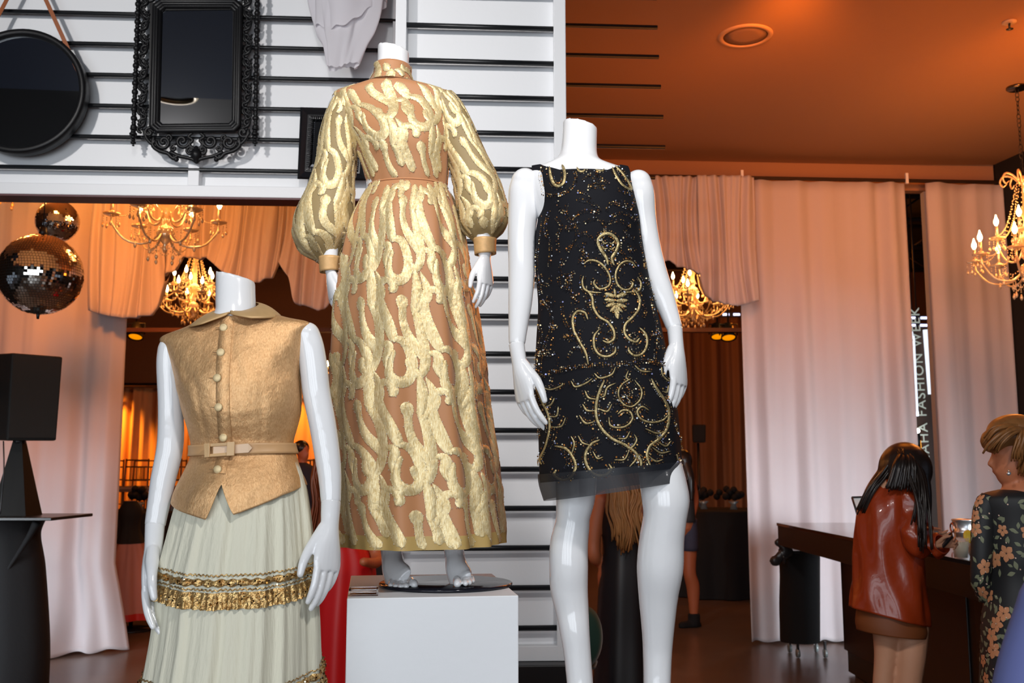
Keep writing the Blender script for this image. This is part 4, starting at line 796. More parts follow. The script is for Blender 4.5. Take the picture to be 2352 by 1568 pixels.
for top in (0, 1):
    mb = MB()
    tv_ = lambda L: [(u, (302-v)*1.0-6) if top else (u, v) for u, v in L]
    for sg in (-1, 1):
        X = lambda d: 451+sg*d
        for L, r in ((spiral(X(75), 326, 17, 1.3, 0 if sg > 0 else math.pi, sg), 3.0), (spiral(X(32), 324, 17, 1.25, math.pi if sg > 0 else 0, -sg), 3.0), (spiral(X(52), 340, 9, 1.1, -1.2, sg), 2.2), (spiral(X(14), 344, 10, 1.1, math.pi/2, -sg), 2.4),
                     ([(X(98), 318), (X(100), 334), (X(86), 346), (X(66), 352), (X(58), 360), (X(50), 364), (X(44), 358)], 3.4), ([(X(58), 350), (X(40), 358), (X(22), 362), (X(8), 366), (X(0), 372)], 3.2), ([(X(120), 300), (X(114), 318), (X(102), 330), (X(96), 324)], 3.0),
                     (spiral(X(108), 304, 13, 1.2, 0, sg), 3.0), ([(X(10), 306), (X(18), 314), (X(8), 322), (X(16), 332), (X(4), 342)], 2.6), (spiral(X(64), 316, 8, 1.1, 1, sg), 2.2), (spiral(X(94), 332, 8, 1., 2, -sg), 2.2)):
            fm_tube(mb, tv_(L), r, None if len(L) > 12 else 18, .016)
        ball(mb, FM(*tv_([(X(46), 366)])[0], .016), 6*PXH, 8, 5)
    fm_tube(mb, tv_([(451, 340), (451, 356), (451, 372)]), [4, 9, 3], 8, .02)
    mb.out('carved_crest', M_BLACK, t)
# round mirror on a leather strap
t = thing('round_mirror', FM(54, 357), 'round black rimmed mirror hung on a tan leather strap', 'mirror')
c = FM(54, 216); R = Matrix(((1, 0, 0), (0, 0, -1), (0, 1, 0))); k = PXH*1.03
R = Matrix.Rotation(math.atan(HB), 3, 'Z') @ R
r = 141*k
mb = MB(); lathe(mb, [(r*.9, -.01), (r, -.01), (r*1.0, .055), (r*.975, .062), (r*.915, .062), (r*.90, .05), (r*.9, .02)], c, 72, R, cap=False); mb.out('rim', M_BLACK, t)
mb = MB(); lathe(mb, [(r*.905, -.008), (r*.905, .034), (.01, .034)], c, 72, R); mb.out('mirror_glass', M_MIRROR, t, smooth=False)
M_STRAP = mat('brown_leather', lin(150, 82, 40), .5, noise=.1)
mb = MB()
for a, b in (((188, 182), (64, -92)), ((-80, 182), (64, -92))):
    p, q = FM(*a, .045), FM(*b, .03); d = (q-p).normalized(); s_ = Vector((d.z, 0, -d.x))*.011; n_ = Vector((0, -.0025, 0)); mb.add([p-s_, p+s_, q+s_, q-s_, p-s_+n_, p+s_+n_, q+s_+n_, q-s_+n_], [(3, 2, 1, 0), (4, 5, 6, 7), (0, 1, 5, 4), (1, 2, 6, 5), (2, 3, 7, 6), (3, 0, 4, 7)])
mb.out('leather_strap', M_STRAP, t, smooth=False)
mb = MB(); q = FM(64, -92, .02); tube(mb, [q+Vector((0, .06, 0)), q+Vector((0, -.03, 0))], .012, 12, rnd=True); mb.out('peg', M_ROD, t)
# small black framed mirror
t = thing('framed_mirror', FM(765, 412), 'small square black framed mirror with ribbed inner moulding, half behind the gold sleeve', 'mirror')
def rect_ring(mb, o, i, fo, fi):
    A = [FM(u, v, fo) for u, v in o]; B = [FM(u, v, fi) for u, v in i]; C = [FM(u, v, 0) for u, v in o]; D = [FM(u, v, 0) for u, v in i]
    mb.add(A+B+C+D, [(k, (k+1) % 4, 4+(k+1) % 4, 4+k) for k in range(4)]+[(8+k, k, 4*0+(k+1) % 4, 8+(k+1) % 4)[::-1] for k in range(4)]+[(4+k, 4+(k+1) % 4, 12+(k+1) % 4, 12+k) for k in range(4)])
def quadpx(i): return [(690+i, 246+i), (848-i, 250+i), (843-i, 415-i), (683+i, 411-i)]
mb = MB(); rect_ring(mb, quadpx(0), quadpx(5), .03, .042); rect_ring(mb, quadpx(5), quadpx(17), .042, .026); rect_ring(mb, quadpx(17), quadpx(20), .030, .030); mb.out('frame', mat('gloss_black', (.01, .01, .012, 1), .25), t, smooth=False)
mb = MB(); q = quadpx(23)
for i in range(4):
    a, b = np.array(q[i]), np.array(q[(i+1) % 4]); n = int(np.linalg.norm(b-a)/4.5)
    for k_ in range(n): p = a+(b-a)*(k_+.5)/n; d = (b-a)/np.linalg.norm(b-a); nn = np.array((-d[1], d[0])); fm_tube(mb, [tuple(p-nn*3.4), tuple(p+nn*3.4)], 1.6, 2, .026, 6)
mb.out('ribbed_moulding', mat('gloss_black', (.01, .01, .012, 1), .25), t)
mb = MB(); o, i = quadpx(27), quadpx(34); A = [FM(u, v, .012) for u, v in o]; B = [FM(u, v, .018) for u, v in i]; mb.add(A+B, [(k_, (k_+1) % 4, 4+(k_+1) % 4, 4+k_) for k_ in range(4)]+[(4, 5, 6, 7)]); mb.out('mirror_glass', M_MIRROR, t, smooth=False)
# gauzy white cloth hanging from above
t = thing('hanging_cloth', P(790, 160, 5.12), 'gathered length of gauzy white cloth hanging over the rods', 'cloth')
M_GAUZE = mat('white_gauze', (.82, .8, .84, 1), .8, translucent=.35, alpha=.95)
def pl_c(th, t): return .16*np.cos(4*th+1+.25*t)+.10*np.cos(7*th-.3*t)+.03*np.cos(15*th+t)
ck = Loft([(722, -60, 880, -60, .06), (724, 0, 875, 0, .06), (730, 40, 868, 40, .055), (736, 80, 855, 80, .05), (745, 105, 842, 105, .045), (749, 135, 830, 135, .04), (752, 160, 820, 158, .03)], 5.12, pl_c)
mb = MB(); ck.grid(mb, 160, 50, bot=lambda th: 5.75+.22*np.cos(3*th+1)+.06*np.cos(17*th)); mb.out('inner_layer', M_GAUZE, t)
def pl_c2(th, t): return .13*np.cos(3*th+.4-.3*t)+.07*np.cos(6*th+.5*t)
ck2 = Loft([(716, -60, 884, -60, .075), (718, 0, 879, 0, .075), (724, 40, 872, 40, .07), (728, 80, 862, 80, .065), (732, 110, 850, 110, .06)], 5.12, pl_c2)
mb = MB(); ck2.grid(mb, 140, 36, bot=lambda th: 2.2-.75*np.sin(th)+.5*np.cos(2*th)+.08*np.cos(13*th)); mb.out('outer_layer', M_GAUZE, t)
# ---------------------------------------------------------------- mirror balls
def mirror_ball(u, v, rpx, Y, label):
    c = P(u, v, Y); r = rpx*MPP(u, v, Y); t = thing('mirror_ball', c-Vector((0, 0, r)), label, 'mirror ball', 'mirror balls hanging in front of the left drape')
    mb = MB(); ball(mb, c, r*.985, 40, 24); mb.out('core', mat('ball_core', (.05, .045, .04, 1), .4), t)
    mb = MB(); n = 46; w = math.pi/n
    for i in range(1, n-1):
        ph = -math.pi/2+(i+.5)*w; m = max(6, int(2*math.pi*math.cos(ph)/w))
        for j in range(m):
            a = 2*math.pi*j/m; d = Vector((math.cos(ph)*math.cos(a), math.cos(ph)*math.sin(a), math.sin(ph))); e = Vector((-math.sin(a), math.cos(a), 0)); f = d.cross(e)
            nd = (d+Vector(tuple(rng.normal(0, .035, 3)))).normalized(); e2 = (e-nd*e.dot(nd)).normalized(); f2 = nd.cross(e2); h = r*w*.43; p = c+d*r
            mb.v.append(np.array([tuple(p+e2*h*x+f2*h*y) for x, y in ((-1, -1), (1, -1), (1, 1), (-1, 1))])); o = mb.n; mb.f.append((o, o+1, o+2, o+3)); mb.n += 4
    mb.out('mirror_tiles', mat('ball_tiles', (.78, .74, .68, 1), .05, 1.), t, smooth=False, kind='stuff')
    mb = MB(); tube(mb, [c+Vector((0, 0, r*.97)), c+Vector((0, 0, r+.05))], [.03, .02], 12); mb.out('cap', M_ROD, t); mb = MB(); lathe(mb, [(.008, -.03), (.012, 0), (.008, .01)], c-Vector((0, 0, r)), 8); mb.out('bottom_pin', M_ROD, t)
    mb = MB(); tube(mb, [c+Vector((0, 0, r+.05)), Vector((c.x, c.y, CEIL))], .004, 6); mb.out('cable', M_ROD, t)
mirror_ball(132, 508, 48, 7.1, 'small mirror ball hanging higher than its larger twin')
mirror_ball(93, 630, 93, 6.4, 'large mirror ball hanging above the loudspeaker')
# ---------------------------------------------------------------- chandeliers
M_CRYS = mat('crystal', (.95, .74, .44, 1), .08, .3, alpha=.8, spec=1., ior=1.9)
M_BULB = mat('bulb', (1, .8, .5, 1), .4, emit=32, emitcol=(1, .62, .25, 1))
M_CANDLE = mat('candle_sleeve', (.75, .62, .45, 1), .2, .6)
def chandelier(loc, top, label, arms=8, R=.37, power=14, rot=0., beads=True):
    c = Vector(loc); t = thing('chandelier', loc, label, 'chandelier')
    L = lambda a, r, z: c+Vector((math.cos(a+rot)*r, math.sin(a+rot)*r, z))
    mb = MB(); lathe(mb, [(.01, -.20), (.022, -.17), (.012, -.14), (.05, -.10), (.065, -.06), (.05, -.02), (.022, 0), (.03, .04), (.02, .07), (.055, .12), (.075, .15), (.06, .19), (.018, .22), (.026, .27), (.016, .31), (.034, .38), (.014, .44), (.012, .58), (.04, .62), (.012, .66)], c, 16); mb.out('stem', M_CRYS, t)
    for tier, (n, rr, z0) in enumerate(((arms, R, 0.), (max(4, arms//2), R*.55, .16))):
        for i in range(n):
            a = 2*math.pi*(i+.5*tier)/n; mb = MB()
            tube(mb, [L(a, .03, z0-.05), L(a, rr*.35, z0-.14), L(a, rr*.72, z0-.13), L(a, rr*.97, z0-.03), L(a, rr, z0+.03)], [.009, .009, .008, .008, .007], 6, 14); ar = mb.out('arm', M_CRYS, t)
            mb = MB(); lathe(mb, [(.01, .03), (.055, .045), (.062, .055), (.05, .05), (.01, .045)], L(a, rr, z0), 10); lathe(mb, [(.018, .045), (.022, .07), (.012, .075)], L(a, rr, z0), 8); mb.out('drip_dish', M_CRYS, ar)
            mb = MB(); lathe(mb, [(.011, .06), (.011, .145), (.006, .15)], L(a, rr, z0), 8); mb.out('candle', M_CANDLE, ar)
            mb = MB(); lathe(mb, [(.007, .148), (.019, .172), (.018, .19), (.008, .215), (.003, .235)], L(a, rr, z0), 8); mb.out('bulb', M_BULB, ar)
            mb = MB()
            for k in range(5):
                b = 2*math.pi*k/5; p = L(a, rr, z0)+Vector((math.cos(b)*.055, math.sin(b)*.055, .045))
                for q in range(2+(k % 2)): ball(mb, p-Vector((0, 0, .014+.016*q)), .006, 5, 3)
                lathe(mb, [(.002, 0), (.011, -.022), (.009, -.032), (.002, -.04)], p-Vector((0, 0, .05+.008*(k % 2))), 6)
            mb.out('crystal_drops', M_CRYS, ar, kind='stuff')
    mb = MB()
    for i in range(arms):                                  # bead strands from the crown down to the arms
        for b0, b1, z1, sag in ((0, 0, .05, .10), (0, 1, .05, .05)):
            a0, a1 = 2*math.pi*i/arms, 2*math.pi*(i+b1*.5)/arms; p, q = L(a0, .05, .60), L(a1, R*(.95 if b1 == 0 else .55), z1+(.16 if b1 else 0))
            for k in range(30): f = k/29; s_ = p.lerp(q, f); s_.z -= sag*math.sin(f*math.pi)*2; ball(mb, s_, .0062, 5, 3)
        for ring_z, rr in ((-.06, R*.55), (-.15, R*.3)):
            a0, a1 = 2*math.pi*i/arms, 2*math.pi*(i+1)/arms
            for k in range(9): f = k/8; p = L(a0, rr, ring_z).lerp(L(a1, rr, ring_z), f); p.z -= .05*math.sin(f*math.pi); ball(mb, p, .006, 5, 3)
            p = L(a0, rr, ring_z); 
            for k in range(4): ball(mb, p-Vector((0, 0, .015*k+.01)), .006, 5, 3)
            lathe(mb, [(.002, 0), (.013, -.028), (.010, -.04), (.002, -.05)], p-Vector((0, 0, .07)), 6)
    mb.out('bead_strands', M_CRYS, t, kind='stuff')
    mb = MB()
    for i in range(8): a = 2*math.pi*i/8; tube(mb, [L(a, .02, .60), L(a, .07, .66), L(a, .13, .68), L(a, .16, .64), L(a, .14, .60), L(a, .11, .62)], [.008, .008, .008, .007, .006, .004], 6, 14)
    mb.out('crown', M_CRYS, t)
    mb = MB(); z = .66
    while c.z+z < top-.03:
        an = np.linspace(0, 2*math.pi, 9)[:-1]; odd = int(z*50) % 2
        pts = [c+Vector((0.013*math.cos(q)*(1 if odd else 0), .013*math.cos(q)*(0 if odd else 1), z+.022+.022*math.sin(q))) for q in an]; tube(mb, pts+[pts[0]], .003, 5); z += .034
    mb.out('chain', M_ROD, t)
    mb = MB(); lathe(mb, [(.065, -.02), (.075, -.012), (.075, 0)], (c.x, c.y, top), 20); mb.out('canopy', mat('dark_chrome', (.12, .1, .09, 1), .2, 1.), t)
    l = bpy.data.lights.new('chandelier_light', 'POINT'); l.energy = power; l.color = (1, .38, .09); l.shadow_soft_size = .22
    o = bpy.data.objects.new('chandelier_light', l); COL.objects.link(o); o.parent = t; o.location = (0, 0, .24)
    return t
q = P(381, 517, 6.9); chandelier((q.x, 6.9, q.z), CEIL, 'crystal chandelier half hidden by the white header board', 6, .36, 26, .35)
q = PZ(2335, 200, CEIL); zz = P(2335, 596, q.y).z; chandelier((q.x, q.y, zz-.02), CEIL, 'crystal chandelier with bead strands beside the dark side wall', 8, .37, 26, .1)
q = P(445, 693, 11.6); chandelier((q.x, 11.6, q.z), 5.2, 'glowing hall chandelier behind the neck of the gold bloused mannequin', 10, .42, 40, .2)
q = P(1592, 700, 11.6); chandelier((q.x, 11.6, q.z), 5.2, 'glowing hall chandelier beside the arm of the sequin dress mannequin', 10, .42, 40, 0.)
q = P(800, 866, 14.); chandelier((q.x, 14., q.z), 5.2, 'small hall chandelier glinting beside the gold gown', 6, .3, 20, 0.)
q = P(30, 440, 7.5); chandelier((q.x-.1, 7.5, q.z+.14), CEIL, 'crystal chandelier above the mirror balls with only its drops in view', 6, .34, 20, 0.)
# ---------------------------------------------------------------- ceiling fittings
q = PZ(1712, 82, CEIL); t = thing('ceiling_speaker', (q.x, q.y, CEIL), 'round ceiling speaker with tan grille', 'speaker')
mb = MB(); lathe(mb, [(.145, -.001), (.15, -.012), (.175, -.010), (.182, 0)], (q.x, q.y, CEIL), 48, cap=False); mb.out('rim', mat('speaker_rim', (.46, .27, .16, 1), .7), t)
mb = MB(); lathe(mb, [(.148, -.004), (.08, -.006), (.005, -.007)], (q.x, q.y, CEIL), 40); mb.out('grille', mat('speaker_grille', (.30, .16, .09, 1), .7, bump=.6, bscale=700), t)
n_ = Vector((HB, -1, 0)).normalized(); m_ = FM(398, 214, .012); d_ = (m_-Vector((0, 0, CAMZ))).normalized(); d_ = d_-n_*2*d_.dot(n_); m_ = m_+d_*((CEIL-m_.z)/d_.z)
t = thing('ceiling_speaker', (m_.x, m_.y, CEIL), 'round dark ceiling speaker that shows in the carved mirror', 'speaker')
mb = MB(); lathe(mb, [(.15, -.001), (.155, -.03), (.185, -.025), (.195, 0)], m_, 40, cap=False); mb.out('rim', mat('bronze_rim', (.3, .2, .08, 1), .35, .8), t)
mb = MB(); lathe(mb, [(.152, -.004), (.005, -.007)], m_, 32); mb.out('grille', M_ROD, t)
q = PZ(2318, 50, CEIL); t = thing('sprinkler_head', (q.x, q.y, CEIL-.06), 'small ceiling sprinkler head', 'sprinkler')
mb = MB(); lathe(mb, [(.01, -.012), (.045, -.008), (.045, 0)], (q.x, q.y, CEIL), 20); mb.out('plate', mat('sprinkler_plate', (.5, .36, .26, 1), .5), t)
mb = MB(); tube(mb, [(q.x, q.y, CEIL-.01), (q.x, q.y, CEIL-.05)], .007, 8); lathe(mb, [(.004, -.055), (.022, -.052), (.022, -.049), (.004, -.048)], (q.x, q.y, CEIL), 12); mb.out('deflector', M_ROD, t)
# ---------------------------------------------------------------- loudspeaker on its stand
M_SPK = mat('speaker_black', (.008, .007, .006, 1), .6, spec=.25, bump=.3, bscale=400)
YS = 7.0
t = thing('loudspeaker', P(75, 1012, YS), 'black loudspeaker cabinet on a black pyramid stand', 'loudspeaker')
f4 = [P(27, 810, YS-.05), P(145, 819, YS+.12), P(130, 1012, YS+.12), P(15, 1012, YS-.05)]; bk_ = [P(-52, 815, YS+.30), P(30, 824, YS+.5), P(20, 1008, YS+.5), P(-56, 1008, YS+.30)]
mb = MB(); mb.add(f4+bk_, [(0, 1, 2, 3), (5, 4, 7, 6), (4, 0, 3, 7), (1, 5, 6, 2), (4, 5, 1, 0), (3, 2, 6, 7)]); mb.out('cabinet', M_SPK, t, smooth=False, bevel=.012)
cen = sum(f4, Vector())/4; nrm = (f4[1]-f4[0]).cross(f4[3]-f4[0]).normalized(); nrm = nrm if nrm.y < 0 else -nrm
mb = MB(); gr = [cen+(p-cen)*.93+nrm*.004 for p in f4]; mb.add(gr+[p+nrm*.012 for p in gr], [(4, 5, 6, 7), (0, 4, 7, 3), (1, 2, 6, 5), (0, 1, 5, 4), (3, 7, 6, 2)]); mb.out('grille', mat('speaker_mesh', (.016, .015, .013, 1), .7, bump=.8, bscale=900), t, smooth=False)
sc_ = (f4[0]+f4[3]+bk_[0]+bk_[3])/4; mb = MB(); mb.box(sc_+Vector((-.005, -.012, .05)), (.012, .012, .06)); mb.out('side_handle', M_ROD, t, smooth=False)
t = thing('speaker_stand', P(40, 1182, YS+.2), 'black pyramid shaped stand under the loudspeaker', 'stand')
mb = MB(); a, b = P(45, 1012, YS+.2), P(38, 1183, YS+.2); s0, s1 = .032, .125
mb.rings([[(a.x+x*s0, a.y+y*s0, a.z) for x, y in ((-1, -1), (1, -1), (1, 1), (-1, 1))], [(b.x+x*s1, b.y+y*s1, b.z) for x, y in ((-1, -1), (1, -1), (1, 1), (-1, 1))]]); mb.out('pyramid', M_SPK, t, smooth=False)
mb = MB(); tube(mb, [a-Vector((0, 0, .02)), a+Vector((0, 0, .012))], .04, 16); mb.out('collar', M_ROD, t)
t = thing('cocktail_table', (b.x, b.y, 0), 'tall table with thin black top and black stretch cover beneath the speaker stand', 'table')
zt = b.z; x0, x1 = P(-60, 1185, YS+.2).x, P(165, 1185, YS+.2).x
mb = MB(); mb.box(((x0+x1)/2, b.y+.02, zt-.012), ((x1-x0)/2, .34, .011)); mb.out('table_top', mat('table_black', (.02, .02, .02, 1), .3), t, smooth=False, bevel=.004)
lf = Loft([(-40, 1192, 95, 1192, .28), (-30, 1230, 86, 1230, .22), (-35, 1300, 98, 1300, .22), (-40, 1420, 106, 1420, .24), (-42, 1500, 108, 1500, .25), (-45, 1588, 104, 1588, .26)], YS+.2, lambda th, t: .03*np.cos(5*th)); 
mb = MB(); lf.grid(mb, 60, 40); mb.out('stretch_cover', M_BLKCLOTH, t)
mb = MB(); tube(mb, [P(84, 1200, YS-.02), P(62, 1240, YS), P(10, 1320, YS)], [.03, .02, .01], 6, 10); mb.out('brace', M_BLKCLOTH, t)
mb = MB(); tube(mb, [P(8, 1013, YS+.0), P(9, 1080, YS-.06), P(4, 1140, YS-.05), P(0, 1180, YS-.06)], .005, 6, 16); mb.out('speaker_cable', M_ROD, label='thin black cable hanging from the loudspeaker', cat='cable')
# ---------------------------------------------------------------- people
def head(mb, c, h, yaw, pitch=0.):
    """head of height h at centre c, facing yaw (0 = towards camera, +90 = to the right)"""
    R = Matrix.Rotation(math.radians(yaw), 3, 'Z') @ Matrix.Rotation(math.radians(pitch), 3, 'X'); c = Vector(c)
    L = lambda x, y, z: c+R @ Vector((x*h, y*h, z*h))
    rows = [(-.5, .10, .12, -.20), (-.44, .20, .20, -.16), (-.34, .26, .28, -.11), (-.2, .295, .34, -.06), (-.02, .315, .38, -.01), (.16, .33, .41, .02), (.3, .30, .38, .03), (.42, .21, .27, .03), (.49, .09, .12, .03)]
    an = np.linspace(0, 2*math.pi, 24, endpoint=False)
    mb.rings(np.array([[tuple(L(a*math.cos(q), b*math.sin(q)+o, z)) for q in an] for z, a, b, o in rows]))
    tube(mb, [L(0, -.36, .04), L(0, -.42, -.08), L(0, -.44, -.13), L(0, -.38, -.17)], [.03*h, .045*h, .06*h, .04*h], 8, 10, rnd=True)     # nose
    for s in (-1, 1): tube(mb, [L(.12*s, -.34, .06), L(.2*s, -.30, .05)], .045*h, 8, 4, rnd=True)                                      # brows
    tube(mb, [L(-.1, -.38, -.27), L(0, -.405, -.265), L(.1, -.38, -.27)], [.02*h, .035*h, .02*h], 8, 8, rnd=True)                       # mouth
    for s in (-1, 1): tube(mb, [L(.31*s, .03, .08), L(.36*s, .09, .06), L(.36*s, .08, -.06), L(.31*s, .02, -.14)], [.03*h, .05*h, .045*h, .03*h], 8, 12, rnd=True)
    return L
def strand_hair(paths, name, m, parent, w0, n=60, spread=.02, seed=1, base=None, extra=None):
    """hair: a smooth cap plus many tapering locks following the guide paths"""
    r = np.random.default_rng(seed); mb = MB()
    for k in range(n):
        p = np.array([tuple(q) for q in paths[k % len(paths)]], float); p = p+r.normal(0, spread, 3)*np.linspace(.5, 1, len(p))[:, None]+np.cumsum(r.normal(0, spread*.25, p.shape), axis=0)
        tube(mb, p, np.linspace(w0, w0*.35, len(p))*(.7+.6*r.random()), 5, 14)
    return mb.out(name, m, parent)
def limbs(mb, chains):
    for pts, rad in chains: tube(mb, pts, rad, 16, len(pts)*6, rnd=True)
M_DKHAIR = mat('dark_hair', (.016, .010, .008, 1), .32, noise=.4, nscale=60, stretch=(1, 1, .1))
M_LTHR = mat('rust_leather', lin(150, 52, 18), .3, noise=.12, nscale=9, bump=.35, bscale=14, coat=.25)
M_BROWNSK = mat('brown_skirt', lin(120, 62, 24), .6)
# --- woman in the rust leather jacket, bent over the bar
Y1 = 4.8; p1 = thing('person', (P(2060, 1830, Y1).x, Y1, 0), 'person with long dark hair in a rust leather jacket leaning over the bar', 'person')
mb = MB(); hc = P(2082, 1088, Y1-.02); L = head(mb, hc, .225, 62, 28)
limbs(mb, [([P(2072, 1112, Y1), P(2060, 1150, Y1)], [.05, .055]), ([P(2050, 1140, Y1), P(2046, 1260, Y1), P(2046, 1400, Y1)], [.11, .11, .13]),
    ([P(2036, 1420, Y1), P(2034, 1500, Y1+.01), P(2028, 1565, Y1+.02), P(2027, 1650, Y1+.03), P(2026, 1740, Y1+.02), P(2026, 1812, Y1)], [.07, .052, .046, .05, .034, .03]), ([P(2026, 1815, Y1+.02), P(2040, 1825, Y1-.12)], [.032, .026]),
    ([P(2092, 1420, Y1), P(2092, 1500, Y1-.01), P(2086, 1565, Y1), P(2084, 1650, Y1+.02), P(2082, 1740, Y1), P(2082, 1812, Y1-.02)], [.085, .07, .062, .058, .038, .032]), ([P(2082, 1815, Y1), P(2096, 1826, Y1-.14)], [.032, .026])])
obj('body', fuse(mb, .009, 3), mat('fair_skin', lin(205, 150, 118), .5, noise=.05, nscale=12), p1)
def pl_j(th, t): return .045*np.cos(5*th+.8*t)*np.clip(t/3, 0, 1)+.022*np.cos(9*th-1.9*t)+.05*np.exp(-((th-.55)/.22)**2)*np.clip(t-2, 0, 1)*.5
jk = Loft([(2026, 1086, 2088, 1096, .06), (2003, 1113, 2106, 1120, .10), (1980, 1152, 2116, 1163, .13), (1969, 1200, 2120, 1214, .135), (1966, 1260, 2122, 1282, .13), (1963, 1312, 2125, 1345, .135), (1957, 1355, 2128, 1396, .145), (1952, 1393, 2130, 1437, .15)], Y1, pl_j)
mb = MB(); jk.grid(mb, 90, 60); solid(mb.out('jacket', M_LTHR, p1), .006)
def pl_s(th, t): return .07*np.cos(3*th+3.2*t)+.045*np.cos(5*th-5*t)
sv = Loft.limb([(2084, 1122, 62, .8, -.06), (2093, 1150, 74, .85, -.08), (2098, 1195, 74, .85, -.10), (2106, 1232, 70, .9, -.14), (2128, 1254, 58, .9, -.18), (2150, 1254, 46, .9, -.22), (2163, 1250, 38, .9, -.25)], Y1, pl_s)
mb = MB(); sv.grid(mb, 50, 50); solid(mb.out('jacket_sleeve', M_LTHR, p1), .005)
cl = Loft([(2022, 1078, 2082, 1084, .075), (2018, 1098, 2092, 1106, .085)], Y1); mb = MB(); cl.grid(mb, 40, 6); solid(mb.out('jacket_collar', M_LTHR, p1), .006)
ks = Loft([(1972, 1385, 2122, 1412, .13), (1967, 1425, 2127, 1448, .135), (1970, 1446, 2124, 1463, .135)], Y1); mb = MB(); ks.grid(mb, 60, 12); solid(mb.out('skirt', M_BROWNSK, p1), .004)
mb = MB(); 
for s_, (a, b, q, d_, e) in enumerate(((P(2078, 1078, Y1), .118, .112, .128, 0),)): ball(mb, a-Vector((0, .005, 0)), 1., 24, 14, (.122, .13, .132)); ball(mb, P(2060, 1092, Y1), 1., 20, 12, (.085, .11, .1))
tube(mb, [P(2060, 1060, Y1), P(2030, 1092, Y1+.03), P(1998, 1128, Y1+.04), P(1974, 1172, Y1+.03)], [.05, .04, .025, .008], 12, 24)
tube(mb, [P(2100, 1070, Y1-.05), P(2112, 1130, Y1-.08), P(2117, 1200, Y1-.1), P(2120, 1268, Y1-.08)], [.06, .055, .04, .012], 12, 24)
hair1 = obj('hair', fuse(mb, .007, 3), M_DKHAIR, p1)
strand_hair([[P(2085, 1036, Y1-.06), P(2112, 1090, Y1-.12), P(2118, 1170, Y1-.2), P(2121, 1258, Y1-.24)], [P(2070, 1036, Y1-.08), P(2090, 1095, Y1-.14), P(2110, 1150, Y1-.2), P(2116, 1225, Y1-.24)], [P(2078, 1034, Y1-.06), P(2106, 1085, Y1-.14), P(2115, 1140, Y1-.2), P(2112, 1200, Y1-.22)], [P(2060, 1040, Y1-.05), P(2030, 1085, Y1-.05), P(2000, 1122, Y1-.06), P(1976, 1170, Y1-.03)]], 'hair_locks', M_DKHAIR, hair1, .009, 90, .012, 3)
strand_hair([[P(2076, 1032, Y1-.04), P(2060+k*9, 1062, Y1-.135), P(2048+k*12, 1100, Y1-.15), P(2040+k*14, 1122, Y1-.15)] for k in range(5)], 'hair_locks', M_DKHAIR, hair1, .011, 50, .006, 6)
W_ = P(2136, 1254, Y1-.22); obj('hand', hand_mesh(W_, P(2174, 1247, Y1-.27)-W_, (0, -.4, 1), True, .019, scale=.72, curl=(30, 38, 25), voxel=.0035), MATS['fair_skin'], p1)
W_ = P(2100, 1222, Y1+.12); obj('hand', hand_mesh(W_, P(2140, 1232, Y1+.05)-W_, (0, -.7, .7), False, .019, scale=.8, curl=(25, 30, 20), voxel=.0035), MATS['fair_skin'], p1)
t = thing('phone', P(2176, 1240, Y1-.24), 'dark phone held in the hand of the person in the leather jacket', 'phone')
mb = MB(); R = Matrix.Rotation(.5, 3, 'Y') @ Matrix.Rotation(.6, 3, 'X'); mb.box(P(2176, 1240, Y1-.29), (.004, .018, .036), R); mb.out('case', M_ROD, t, smooth=False, bevel=.002)
mb = MB(); mb.box(P(2176, 1240, Y1-.29)+R @ Vector((-.0045, 0, 0)), (.0005, .016, .033), R); mb.out('screen', mat('phone_screen', (.02, .022, .03, 1), .1), t, smooth=False)
# --- woman with short hair in the floral dress
Y2 = 3.9; p2 = thing('person', (P(2350, 1990, Y2).x, Y2, 0), 'person with short blond brown hair in a black floral dress at the bar', 'person')
mb = MB(); hc = P(2334, 1042, Y2); head(mb, hc, .222, -104, 6)
limbs(mb, [([P(2330, 1085, Y2+.02), P(2345, 1130, Y2+.02)], [.055, .06]), ([P(2350, 1150, Y2), P(2352, 1300, Y2), P(2352, 1440, Y2)], [.09, .09, .10]), ([P(2295, 1158, Y2), P(2350, 1148, Y2), P(2405, 1158, Y2)], [.045, .06, .045]),
    ([P(2322, 1470, Y2), P(2322, 1720, Y2), P(2320, 1960, Y2)], [.07, .055, .04]), ([P(2382, 1470, Y2), P(2382, 1720, Y2), P(2384, 1960, Y2)], [.07, .055, .04])])
obj('body', fuse(mb, .008, 2), mat('tan_skin', lin(200, 122, 84), .5, noise=.05, nscale=12), p2)
fd = Loft([(2300, 1124, 2398, 1124, .09), (2264, 1133, 2436, 1133, .115), (2246, 1150, 2452, 1150, .13), (2256, 1200, 2442, 1200, .125), (2268, 1280, 2434, 1280, .125), (2272, 1340, 2430, 1340, .115), (2264, 1430, 2440, 1430, .145), (2260, 1540, 2450, 1540, .155), (2254, 1720, 2460, 1720, .18), (2250, 1860, 2466, 1860, .19)], Y2, lambda th, t: .02*np.cos(6*th+t)*np.clip(t/4, 0, 1))
M_FLBLK = mat('floral_black', (.013, .013, .014, 1), .6)
mb = MB(); fd.grid(mb, 90, 70, top=lambda th: .9*np.exp(-(th/.5)**2)); solid(mb.out('dress', M_FLBLK, p2), .003)
sl2 = Loft.limb([(2276, 1142, 44, .9), (2264, 1168, 52, .9), (2257, 1230, 50, .9), (2254, 1290, 46, .95), (2252, 1335, 42, .95, .02), (2266, 1372, 38, .95, .06)], Y2-.02)
mb = MB(); sl2.grid(mb, 40, 40); solid(mb.out('dress_sleeve', M_FLBLK, p2), .003)
fl, lv, sm = MB(), MB(), MB(); r3 = np.random.default_rng(5)
